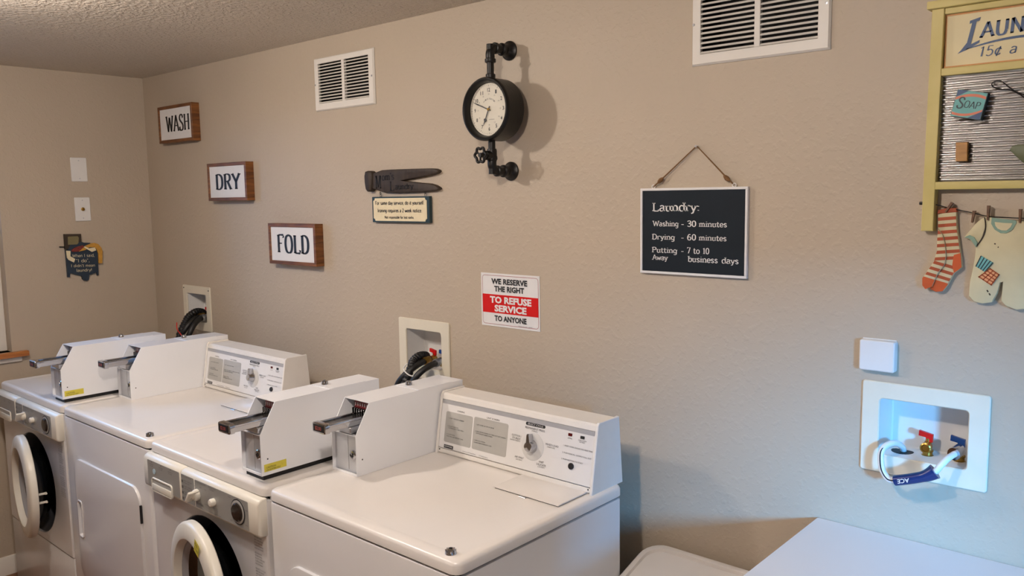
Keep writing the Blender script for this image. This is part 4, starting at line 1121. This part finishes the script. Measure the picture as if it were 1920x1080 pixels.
# ------------------------------------------------------------------ chalkboard-style schedule sign
cs_ = thing('schedule_sign', 'dark navy Laundry schedule board in white frame hanging by twine', 'sign', (3.0415, 0, 1.4625))
sx_, sz_ = 3.0415, 1.4625
x0, x1, z0, z1 = 2.8880 - sx_, 3.1975 - sx_, 0, 1.6905 - sz_
th = .0065
for bx in ((x0, x1, z1 - th, z1), (x0, x1, 0, th), (x0, x0 + th, th, z1 - th), (x1 - th, x1, th, z1 - th)):
    obox('frame_rail', cs_, M_SIGNW, bx[0], bx[1], -.012, -.001, bx[2], bx[3], .001, 1)
obox('board', cs_, M_NAVY, x0 + th, x1 - th, -.009, -.003, th, z1 - th)
TY = lambda s: serif(s, .14, .11, .15)
def ty(s, u0, u1, v, h): return (TY(s), u0 - sx_, v - sz_, h, u1 - u0)
letters('lettering', cs_, M_SIGNW, [ty('Laundry:', 2.9250, 3.0640, 1.6300, .0220), ty('Washing', 2.9252, 3.0050, 1.5900, .0140), ty('-', 3.0130, 3.0200, 1.5900, .0140), ty('30', 3.0300, 3.0560, 1.5900, .0150), ty('minutes', 3.0640, 3.1420, 1.5900, .0140),
    ty('Drying', 2.9242, 2.9942, 1.5545, .0140), ty('-', 3.0130, 3.0200, 1.5545, .0140), ty('60', 3.0300, 3.0560, 1.5550, .0150), ty('minutes', 3.0640, 3.1415, 1.5550, .0140),
    ty('Putting', 2.9240, 3.0015, 1.5195, .0140), ty('-', 3.0130, 3.0200, 1.5195, .0140), ty('7 to 10', 3.0300, 3.0940, 1.5205, .0150),
    ty('Away', 2.9242, 2.9738, 1.4995, .0140), ty('business', 3.0325, 3.1180, 1.4985, .0150), ty('days', 3.1290, 3.1750, 1.4985, .0150)], (0, -.009, 0), EX, EZ)
bm = BM(); tube(bm, [(2.9290 - sx_, -.008, 1.6960 - sz_), (2.9586 - sx_, -.010, 1.7180 - sz_), (3.0533 - sx_, -.006, 1.7960 - sz_), (3.1350 - sx_, -.010, 1.7180 - sz_), (3.1560 - sx_, -.008, 1.6980 - sz_)], .0019, 8, 1, False)
tw = link('twine', bm, M_TWINE, cs_)
for a, b, an in ((2.9500, 1.7110, 38), (3.1400, 1.7120, -42)):
    bm = BM(); an = math.radians(an); d = Vector((math.cos(an), 0, math.sin(an)))
    lathe(bm, [(.002, -.011), (.0045, -.007), (.0062, 0), (.0045, .007), (.002, .011)], (a - sx_, -.010, b - sz_), d, 10); link('twine_knot', bm, M_TWINE, tw)
bm = BM(); lathe(bm, [(.0022, 0), (.0022, .010), (.0035, .0105), (.003, .012)], (3.0533 - sx_, 0, 1.7950 - sz_), (0, -1, 0), 10); link('nail', bm, M_STEEL, cs_)
for a in (2.9265, 3.1590):
    bm = BM(); tube(bm, [(a - sx_ + .0048 * math.cos(q * PI / 6), -.007, 1.6945 - sz_ + .0048 * math.sin(q * PI / 6)) for q in range(13)], .0012, 6, 2); link('screw_eye', bm, M_SIGNW, cs_)

# ------------------------------------------------------------------ washtub figure on the left wall
FIG = dict(
 LID=[(-0.4194,1.5289),(-0.3448,1.5266),(-0.3455,1.4898),(-0.3527,1.4818),(-0.3861,1.4586),(-0.42,1.4578)],
 LIDIN=[(-0.4049,1.5164),(-0.3616,1.5171),(-0.3568,1.5099),(-0.3599,1.485),(-0.367,1.4784),(-0.4063,1.4792)],
 BODY=[(-0.4189,1.455),(-0.4099,1.4544),(-0.3921,1.4839),(-0.3576,1.4876),(-0.3468,1.4899),(-0.3338,1.485),(-0.3071,1.4827),(-0.2867,1.4641),(-0.2752,1.4521),(-0.2783,1.327),(-0.2839,1.3246),(-0.2856,1.3404),(-0.3204,1.3305),(-0.3246,1.3081),(-0.3331,1.3032),(-0.3463,1.3058),(-0.3525,1.3134),(-0.3542,1.3276),(-0.4058,1.3459),(-0.4084,1.328),(-0.4176,1.3274),(-0.4174,1.3663)],
 GOLD=[(-0.3629,1.4449),(-0.3319,1.4696),(-0.3042,1.4807),(-0.2879,1.4813),(-0.2719,1.4748),(-0.2594,1.457),(-0.2551,1.4397),(-0.2604,1.383),(-0.2769,1.3828),(-0.2751,1.4296),(-0.2805,1.4498),(-0.292,1.4617),(-0.3163,1.4617),(-0.3333,1.4501)],
 RED=[(-0.3939,1.4537),(-0.3746,1.4664),(-0.3424,1.473),(-0.3374,1.4671),(-0.3629,1.4449),(-0.3919,1.4452)],
 SA=[(-0.4175,1.4523),(-0.3994,1.4499),(-0.4012,1.425),(-0.3812,1.4112),(-0.3876,1.3949),(-0.4101,1.409),(-0.4159,1.4191)],
 SB=[(-0.3381,1.4686),(-0.3174,1.4576),(-0.2901,1.4603),(-0.2857,1.4459),(-0.3051,1.44),(-0.3386,1.4617)])
fy, fz_ = -.345, 1.303
fg = thing('washtub_plaque', 'painted wooden washtub plaque with laundry spilling out, left wall', 'wall decoration', (0, fy, fz_))
def fig(name, key, x0, x1, m, label=None):
    P = [(p[0] - fy, p[1] - fz_) for p in FIG[key]]
    bm_ = BM(); slab(bm_, P, yz, x0, x1); o_ = link(name, bm_, m, fg, smooth=False)
    if label: lab(o_, label)
fig('wringer_frame', 'LID', 0, .012, M_DWOOD)
fig('wringer_panel', 'LIDIN', .012, .014, mat('olive_paint', (120, 110, 74), rough=.6))
fig('washtub', 'BODY', 0, .0125, mat('navy_washtub_paint', (30, 46, 62), rough=.55, var=.1), 'navy painted tub with white writing')
fig('gold_cloth', 'GOLD', .012, .019, mat('gold_paint', (190, 140, 52), rough=.6, var=.15, vscale=80), 'mustard yellow cloth')
fig('red_cloth', 'RED', .012, .017, mat('dotted_red_paint', (120, 42, 36), rough=.6, var=.4, vscale=160), 'dark red speckled cloth')
fig('cream_sock', 'SA', .012, .018, M_TAGC); fig('cream_cloth', 'SB', .019, .022, M_TAGC)
bm = BM(); tube(bm, [(.008, -.4431 - fy, 1.4708 - fz_), (.008, -.4200 - fy, 1.4696 - fz_)], .0025, 8, 1, False); link('crank_handle', bm, M_BLKIRON, fg)
letters('lettering', fg, M_TAGC, [(serif('When I said,', .10, .09, 0), -.392 - fy, 1.4195 - fz_, .014, .100, -.03), (serif('"I do",', .10, .09, .06), -.376 - fy, 1.3945 - fz_, .015, .060, -.03),
    (serif("I didn't mean", .10, .09, 0), -.399 - fy, 1.3735 - fz_, .013, .106, -.04), (serif('laundry!', .11, .09, 0), -.377 - fy, 1.3500 - fz_, .014, .068, -.03)], (.0125, 0, 0), (0, 1, 0), EZ)

# ------------------------------------------------------------------ washboard decoration at the right
wx, wz = 3.765, 1.59
wb = thing('washboard', 'yellow-framed washboard decoration reading Laundry 15¢ a load, right edge', 'wall decoration', (wx, 0, wz))
def X(v): return v - wx
def Z(v): return v - wz
lean = .0045
for s_ in (0, 1):
    bm = BM()
    a, b = (3.6035, 3.6270) if s_ == 0 else (3.9035, 3.9270)
    kx = -1 if s_ == 0 else 1
    P = [(X(b), Z(2.046)), (X(a), Z(2.046)), (X(a + kx * lean), Z(1.589)), (X(b + kx * lean), Z(1.589))]
    slab(bm, P, xz, 0, -.026, .0015); link('side_post', bm, M_YWOOD, wb, 20)
obox('top_cap', wb, M_YWOOD, X(3.5950), X(3.9350), -.034, 0, Z(2.046), Z(2.062), .002, 2)
obox('rail', wb, M_YWOOD, X(3.6270), X(3.9035), -.024, 0, Z(2.0335), Z(2.046), .0015, 1)
obox('rail', wb, M_YWOOD, X(3.6255), X(3.9050), -.026, 0, Z(1.9095), Z(1.9250), .002, 2)
obox('rail', wb, M_YWOOD, X(3.6225), X(3.9080), -.026, 0, Z(1.6760), Z(1.6925), .002, 2)
sgn = obox('name_board', wb, mat('aged_sign_paint', (222, 208, 164), rough=.55, var=.07, vscale=9), X(3.6270), X(3.9035), -.014, -.004, Z(1.9250), Z(2.0335))
bm = BM()
for a in ((3.6270, 3.6305, 1.9250, 2.0335), (3.9000, 3.9035, 1.9250, 2.0335), (3.6305, 3.9000, 1.9250, 1.9290), (3.6305, 3.9000, 2.0300, 2.0335)):
    box(bm, X(a[0]), X(a[1]), -.0150, -.0138, Z(a[2]), Z(a[3]))
link('name_board_edge', bm, mat('orange_wash', (206, 150, 92), rough=.6, var=.12), wb)
blu = mat('slate_blue_paint', (52, 78, 116), rough=.5, var=.1)
hl = []
Lg = ([(.0, 0), (.16, .10), (.42, .30), (.62, .86), (.50, .84), (.52, .93), (1.0, 1.0), (.95, .90), (.82, .88), (.60, .24), (1.0, .34), (.98, .26), (.45, .10)], [(0, 1, 12), (1, 2, 12), (2, 9, 12), (2, 3, 8, 9), (3, 4, 5), (3, 5, 6, 8), (8, 6, 7), (12, 9, 10, 11)], 1.0, 1.0)
hl.append((Lg, X(3.6520), Z(1.9520), .068, .040))
hl.append((serif('AUNDRY', .20, .10, .10, slant=.10, track=.05), X(3.6910), Z(1.9790), .0290, .1560, .035))
hl.append((serif('15¢ a load', .11, .08, 0, slant=.16, track=.05), X(3.6945), Z(1.9420), .0190, .1350))
arc = []
for i in range(24):
    x_ = 3.668 + .190 * i / 24; x2 = 3.668 + .190 * (i + 1) / 24
    f_ = lambda x__: 1.9600 + .0125 * math.sin(PI * min(1, max(0, (x__ - 3.668) / .190)))
    t_ = .0008 + .0016 * math.sin(PI * (i + .5) / 24)
    k0 = len(arc); arc += [(X(x_), Z(f_(x_)) - t_), (X(x2), Z(f_(x2)) - t_), (X(x2), Z(f_(x2)) + t_), (X(x_), Z(f_(x_)) + t_)]
hl.append((arc, [tuple(range(4 * i, 4 * i + 4)) for i in range(24)], 1.0, 1.0))
hl[-1] = ((arc, [tuple(range(4 * i, 4 * i + 4)) for i in range(24)], 1.0, 1.0), 0, 0, 1.0, 1.0)
letters('painted_lettering', wb, blu, hl, (0, -.0142, 0), EX, EZ)
# corrugated zinc sheet: 23 real ridges
bm = BM(); rings = []
n_r = 23; zz0, zz1 = 1.6925, 1.9095
NN = n_r * 8
lineL = []; lineR = []
for i in range(NN + 1):
    z = zz0 + (zz1 - zz0) * i / NN; y = -.008 - .0030 * math.cos(2 * PI * i / 8)
    lineL.append((X(3.6225), y, Z(z))); lineR.append((X(3.9080), y, Z(z)))
loft(bm, [lineL, lineR], closed=False)
link('corrugated_sheet', bm, M_ZINC, wb, 80)
# soap packet
SO = Matrix.Translation((X(3.6815), -.011, Z(1.8465))) @ Matrix.Rotation(math.radians(13), 4, 'Y')
def rel(m_, P, y): return [tuple(m_ @ Vector((p[0], y, p[1]))) for p in P]
def R_c(hw, hh_): return [(hw, hh_), (-hw, hh_), (-hw, -hh_), (hw, -hh_)]
bm = BM(); loft(bm, [rel(SO, R_c(.0285, .0270), 0), rel(SO, R_c(.0285, .0270), -.020)], True, True); link('soap_packet', bm, M_TEAL, wb, smooth=False)
bm = BM(); loft(bm, [rel(SO, R_c(.0275, .0262), -.0198), rel(SO, R_c(.0275, .0262), -.0208)], True, True); link('soap_label', bm, M_TEALP, wb, smooth=False)
st = BM()
def band(o0, o1, z0f, z1f, y):
    P = []
    for i in range(13):
        u = -1 + 2 * i / 12; P.append((u * .0272, z1f(u)))
    for i in range(12, -1, -1):
        u = -1 + 2 * i / 12; P.append((u * .0272, z0f(u)))
    return P
for zf0, zf1 in ((lambda u: .010 + .010 * (1 - u * u) * .6 + u * .004, lambda u: .0155 + .010 * (1 - u * u) * .6 + u * .004), (lambda u: -.0170 - .006 * (1 - u * u) + u * .006, lambda u: -.0120 - .006 * (1 - u * u) + u * .006)):
    P = band(0, 0, zf0, zf1, 0); loft(st, [rel(SO, P, -.0209), rel(SO, P, -.0212)], True, True)
link('soap_bands', st, mat('salmon_paint', (214, 126, 98), rough=.55), wb, smooth=False)
st = BM()
for P in ([(-.0272, .026), (-.0272, .012), (-.008, .026)], [(.0272, -.026), (.0272, -.010), (.004, -.026)]):
    loft(st, [rel(SO, P, -.0209), rel(SO, P, -.0213)], True, True)
link('soap_corners', st, blu, wb, smooth=False)
s3 = SO.to_3x3()
letters('soap_lettering', wb, M_TEAL, [(serif('S', .16, .09, 0, slant=.1), -.0225, -.0095, .022, .014), (serif('OAP', .14, .08, 0, slant=.1), -.0085, -.0065, .0135, .030)], SO @ Vector((0, -.0210, 0)), s3 @ Vector((1, 0, 0)), s3 @ Vector((0, 0, 1)), .0004)
# little brush block, wire loop, green iron
bm = BM(); slab(bm, [(X(3.6805), Z(1.7720)), (X(3.6585), Z(1.7720)), (X(3.6595), Z(1.7335)), (X(3.6812), Z(1.7335))], xz, -.011, -.024, .001)
link('brush_block', bm, wood('brush_wood', (150, 104, 44), (184, 132, 62), 12), wb, smooth=False)
bm = BM()
for i in range(7): box(bm, X(3.6575), X(3.6835), -.014, -.0115, Z(1.7350 + i * .0054), Z(1.7380 + i * .0054), .0006, 1)
link('brush_bristles', bm, M_DWOOD, wb)
bm = BM(); LP = [(3.777, 1.858), (3.7609, 1.8657), (3.7464, 1.8781), (3.7346, 1.8887), (3.7231, 1.8908), (3.717, 1.8857), (3.7208, 1.879), (3.7353, 1.8728), (3.7523, 1.8696), (3.7695, 1.8587), (3.781, 1.8483), (3.800, 1.835)]
tube(bm, [(X(p[0]), -.016 - .003 * math.sin(i), Z(p[1])) for i, p in enumerate(LP)], .0012, 8, 5); link('wire_loop', bm, M_BLKIRON, wb)
IR = [(3.7563, 1.7521), (3.7601, 1.7600), (3.7700, 1.7625), (3.7900, 1.7620), (3.807, 1.7591), (3.8120, 1.7480), (3.8108, 1.737), (3.8000, 1.7260), (3.7833, 1.7239), (3.7726, 1.7339)]
bm = BM(); slab(bm, [(X(p[0]), Z(p[1])) for p in IR], xz, -.011, -.026, .003); link('green_cutout', bm, mat('olive_green_paint', (86, 92, 60), rough=.5, var=.12), wb, 40)
bm = BM(); WR = [(3.595, 1.6477), (3.6257, 1.6439), (3.6441, 1.6384), (3.6623, 1.6344), (3.6913, 1.6279), (3.7197, 1.6207), (3.7495, 1.6185), (3.7785, 1.6171), (3.82, 1.618), (3.88, 1.630), (3.93, 1.646)]
tube(bm, [(X(p[0]), -.013, Z(p[1])) for p in WR], .0011, 8, 4)
link('clothes_line', bm, M_BLKIRON, wb)
bm = BM(); lathe(bm, [(.0035, 0), (.0035, .008)], (X(3.5990), -.013, Z(1.6477)), (-1, 0, 0), 10); link('line_peg', bm, M_BLKIRON, wb)

# socks
sox = thing('striped_socks', 'pair of orange and cream striped wooden socks pegged on the line', 'wall decoration', (3.645, -.005, 1.46))
def RS(P, bx=3.645, bz=1.46): return [(p[0] - bx, p[1] - bz) for p in P]
def bands(poly, zlo, zhi, tilt):
    """clip polygon to a slanted band"""
    def clip(P, f):
        out_ = []
        for i in range(len(P)):
            a, b = P[i - 1], P[i]; fa, fb = f(a), f(b)
            if (fa >= 0) != (fb >= 0):
                t_ = fa / (fa - fb); out_.append((a[0] + (b[0] - a[0]) * t_, a[1] + (b[1] - a[1]) * t_))
            if fb >= 0: out_.append(b)
        return out_
    P = clip(poly, lambda p: p[1] - tilt * p[0] - zlo)
    if len(P) > 2: P = clip(P, lambda p: zhi - (p[1] - tilt * p[0]))
    return P if len(P) > 2 else None
SBK = RS([(3.6276,1.624),(3.6623,1.6339),(3.665,1.597),(3.6708,1.5626),(3.6758,1.5331),(3.678,1.5133),(3.6633,1.5002),(3.6518,1.4744),(3.6432,1.4613),(3.6306,1.4592),(3.6187,1.4648),(3.6205,1.4802),(3.6291,1.4984),(3.6399,1.5166),(3.645,1.5319),(3.6453,1.5519),(3.6409,1.5768),(3.6288,1.594)])
SFR = RS([(3.63,1.5942),(3.6397,1.5819),(3.6449,1.5646),(3.6483,1.5373),(3.6457,1.5172),(3.6348,1.5016),(3.6285,1.4861),(3.6233,1.4706),(3.6107,1.4642),(3.6045,1.472),(3.6039,1.4873),(3.6138,1.5056),(3.6247,1.5238),(3.6296,1.5467),(3.6293,1.5717)])
def sock(nm, P, y1, par):
    bm_ = BM(); slab(bm_, P, xz, .004, y1, .0012); s0_ = link(nm, bm_, M_CREAMCL, par, 40)
    bm_ = BM(); z = .012
    while z < .16:
        q = bands(inset(P, .0006), z, z + .0068, -.28 if z < .055 else .10)
        if q: loft(bm_, [xz(q, y1 + .0002), xz(q, y1 - .0005)], True, True)
        z += .0140
    lab(link('sock_stripes', bm_, M_RUST, s0_, smooth=False), 'rust orange stripes')
    q = bands(P, -.1, .0205, -.28)
    bm_ = BM(); loft(bm_, [xz(q, y1 + .0002), xz(q, y1 - .0009)], True, True); lab(link('sock_toe', bm_, M_ORANGE, s0_, smooth=False), 'bright orange toe')
    return s0_
bk = sock('back_sock', SBK, -.008, sox); sock('front_sock', SFR, -.013, sox)
bm = BM(); hp_ = RS([(3.6620, 1.5390), (3.6745, 1.5440), (3.6776, 1.5140), (3.6640, 1.5015), (3.6600, 1.5180)]); loft(bm, [xz(hp_, -.0080), xz(hp_, -.0095)], True, True); lab(link('sock_heel', bm, M_ORANGE, bk, smooth=False), 'orange heel')
bm = BM(); cf = RS([(3.6280, 1.6330), (3.6450, 1.6375), (3.6620, 1.6375), (3.6640, 1.6290), (3.6270, 1.6255)]); slab(bm, cf, xz, .004, -.0095, .001); lab(link('sock_cuff', bm, M_RUST, sox, smooth=False), 'rust cuff')

def peg(par, bx, bz, a, b, y=-.016):
    bm_ = BM(); d = Vector((b[0] - a[0], 0, b[1] - a[1])); ln = d.length; d.normalize(); sd = Vector((d.z, 0, -d.x)) * .0022
    A = Vector((a[0] - bx, 0, a[1] - bz)); B = A + d * ln
    q = [A + sd * .7, B + sd * 1.2, B - sd * 1.2, A - sd * .7]
    loft(bm_, [[p + Vector((0, y + .010, 0)) for p in q], [p + Vector((0, y, 0)) for p in q]], True, True)
    return link('clothes_peg', bm_, wood('peg_wood', (86, 56, 34), (118, 80, 50), 14), par, smooth=False)
peg(sox, 3.645, 1.465, (3.6430, 1.6340), (3.6545, 1.6537), -.013)

rp = thing('baby_romper', 'cream wooden baby romper with sage collar and patches pegged on the line', 'wall decoration', (3.752, -.005, 1.43))
def RR(P): return RS(P, 3.752, 1.435)
rp.location = (3.752, -.005, 1.435)
RO = [(3.717,1.6196),(3.7288,1.6184),(3.7352,1.6161),(3.7542,1.6139),(3.7729,1.6128),(3.7852,1.6118),(3.7900,1.5942),(3.8060,1.6020),(3.8260,1.5926),(3.8216,1.5624),(3.8058,1.5574),(3.8040,1.5478),(3.8120,1.518),(3.8170,1.46),(3.8100,1.4393),(3.7955,1.4357),(3.7812,1.4326),(3.7621,1.4391),(3.7533,1.4493),(3.7547,1.4882),(3.7495,1.4854),(3.7452,1.4633),(3.7365,1.4444),(3.7194,1.4407),(3.704,1.4432),(3.6936,1.4549),(3.6945,1.4847),(3.6989,1.512),(3.7021,1.5391),(3.7024,1.5575),(3.7172,1.5906)]
bm = BM(); slab(bm, RR(RO), xz, .003, -.010, .0015); link('romper_body', bm, M_CREAMCL, rp, 50)
SL = [(3.7168,1.6185),(3.7084,1.6136),(3.6981,1.6026),(3.6919,1.5928),(3.6805,1.5767),(3.6906,1.5733),(3.7032,1.5577),(3.7142,1.5787),(3.7188,1.5981)]
bm = BM(); slab(bm, RR(SL), xz, .003, -.012, .001); sl_ = link('sleeve', bm, M_CREAMCL, rp, 50)
CU = [(3.6814,1.5769),(3.6911,1.582),(3.7,1.5773),(3.7059,1.5665),(3.7041,1.5568),(3.6985,1.5650),(3.6950,1.5710),(3.6890,1.5755)]
bm = BM(); slab(bm, RR(CU), xz, -.010, -.0145); lab(link('sleeve_cuff', bm, M_SAGE, sl_, smooth=False), 'sage green cuff')
bm = BM(); tube(bm, [(p[0] - 3.752, -.0115, p[1] - 1.435) for p in [(3.7165, 1.6180), (3.7190, 1.5981), (3.7150, 1.5790), (3.7035, 1.5577)]], .0010, 6, 4); link('sleeve_seam', bm, M_DWOOD, sl_)
CO = [(3.7293,1.6180),(3.7288,1.6055),(3.7357,1.5937),(3.7465,1.5867),(3.7569,1.5869),(3.767,1.5942),(3.7735,1.6084),(3.7722,1.6128)]
CI = [(3.7352,1.6092),(3.7365,1.6020),(3.7410,1.5960),(3.7480,1.5925),(3.7567,1.5921),(3.7636,1.5989),(3.7668,1.6070),(3.7520,1.6075)]
bm = BM(); slab(bm, RR(CO), xz, -.008, -.0118); lab(link('collar', bm, M_SAGE, rp, smooth=False), 'sage green collar')
bm = BM(); slab(bm, RR(CI), xz, -.0110, -.0124); link('neck_opening', bm, M_CREAMCL, rp, smooth=False)
bm = BM(); slab(bm, RR([(3.7131,1.5399),(3.7362,1.5263),(3.7221,1.5063),(3.7043,1.5176)]), xz, -.009, -.0120); pb = lab(link('blue_patch', bm, M_TEALP, rp, smooth=False), 'light blue patch with dark stripes')
bm = BM(); slab(bm, RR([(3.7313,1.5152),(3.7489,1.5028),(3.7351,1.4791),(3.7096,1.4959)]), xz, -.009, -.0125); pr_ = lab(link('plaid_patch', bm, mat('peach_paint', (222, 160, 110), rough=.6), rp, smooth=False), 'orange plaid patch')
def strokes(nm, par, m, segs, t_, y):
    bm_ = BM()
    for a, b in segs:
        a = Vector((a[0] - 3.752, a[1] - 1.435)); b = Vector((b[0] - 3.752, b[1] - 1.435)); d = (b - a).normalized(); q = Vector((-d.y, d.x)) * t_
        P = [a + q, a - q, b - q, b + q]; loft(bm_, [xz([tuple(p) for p in P], y), xz([tuple(p) for p in P], y - .0004)], True, True)
    return link(nm, bm_, m, par, smooth=False)
def lerp(a, b, t_): return (a[0] + (b[0] - a[0]) * t_, a[1] + (b[1] - a[1]) * t_)
b4 = [(3.7131,1.5399),(3.7362,1.5263),(3.7221,1.5063),(3.7043,1.5176)]
strokes('patch_stripes', pb, M_TEAL, [(lerp(b4[0], b4[1], t_), lerp(b4[3], b4[2], t_)) for t_ in (.03, .28, .52, .76, .97)], .0010, -.0120)
r4 = [(3.7313,1.5152),(3.7489,1.5028),(3.7351,1.4791),(3.7096,1.4959)]
strokes('patch_plaid', pr_, M_RUST, [(lerp(r4[0], r4[1], t_), lerp(r4[3], r4[2], t_)) for t_ in (.05, .35, .65, .95)] + [(lerp(r4[0], r4[3], t_), lerp(r4[1], r4[2], t_)) for t_ in (.05, .28, .5, .72, .95)], .0010, -.0125)
strokes('paint_flecks', rp, M_DWOOD, [((3.7360, 1.5655), (3.7385, 1.5640)), ((3.7425, 1.5585), (3.7440, 1.5578)), ((3.7270, 1.4695), (3.7292, 1.4655)), ((3.7310, 1.4630), (3.7335, 1.4590))], .0012, -.0101)
for a, b in (((3.6939, 1.6075), (3.6968, 1.6317)), ((3.7222, 1.6130), (3.7226, 1.6425)), ((3.7791, 1.6080), (3.779, 1.6353))): peg(rp, 3.752, 1.435, a, b, -.014)

# ------------------------------------------------------------------ worktable and hamper
tb = thing('folding_table', 'plain white laminate worktable against the wall at lower right', 'table', (3.386, -.76, 0))
bm = BM(); P = rrect(0, 1.80, 0, .758, .006, 3); loft(bm, [xy(P, .860), xy(P, .890), xy(inset(P, .0015), .893)], True, True); link('tabletop', bm, M_COUNTER, tb, 30)
for a, b in ((.10, .05), (1.68, .05), (.10, .68), (1.68, .68)):
    obox('leg', tb, M_WHITE, a, a + .04, b, b + .04, 0, .860, .003, 1)
hp = thing('laundry_hamper', 'white plastic bin with sloping lid between the right dryer and the table', 'bin', (3.15, -.30, 0))
def hr(x0, x1, y0, y1, r, z, tilt=0.0): return [(p[0], p[1], z + tilt * (p[1] - .285)) for p in rrect(x0, x1, y0, y1, r, 6)]
bm = BM(); loft(bm, [hr(-.16, .16, -.20, .20, .04, 0), hr(-.205, .205, -.25, .26, .05, .60, .30), hr(-.208, .208, -.253, .263, .05, .66, .30)], True, True); link('bin_body', bm, M_HAMPER, hp)
TL = .30
bm = BM(); loft(bm, [hr(-.216, .216, -.265, .275, .055, .675, TL), hr(-.222, .222, -.271, .281, .058, .700, TL), hr(-.220, .220, -.268, .279, .057, .7165, TL), hr(-.215, .215, -.263, .274, .055, .7200, TL),
     hr(-.203, .203, -.250, .262, .047, .7195, TL), hr(-.2015, .2015, -.2485, .2605, .046, .7110, TL), hr(-.197, .197, -.244, .256, .043, .7110, TL), hr(-.193, .193, -.240, .252, .040, .7180, TL), hr(-.10, .10, -.12, .13, .03, .7200, TL)], True, True)
ld = link('bin_lid', bm, M_HAMPER, hp, 50)
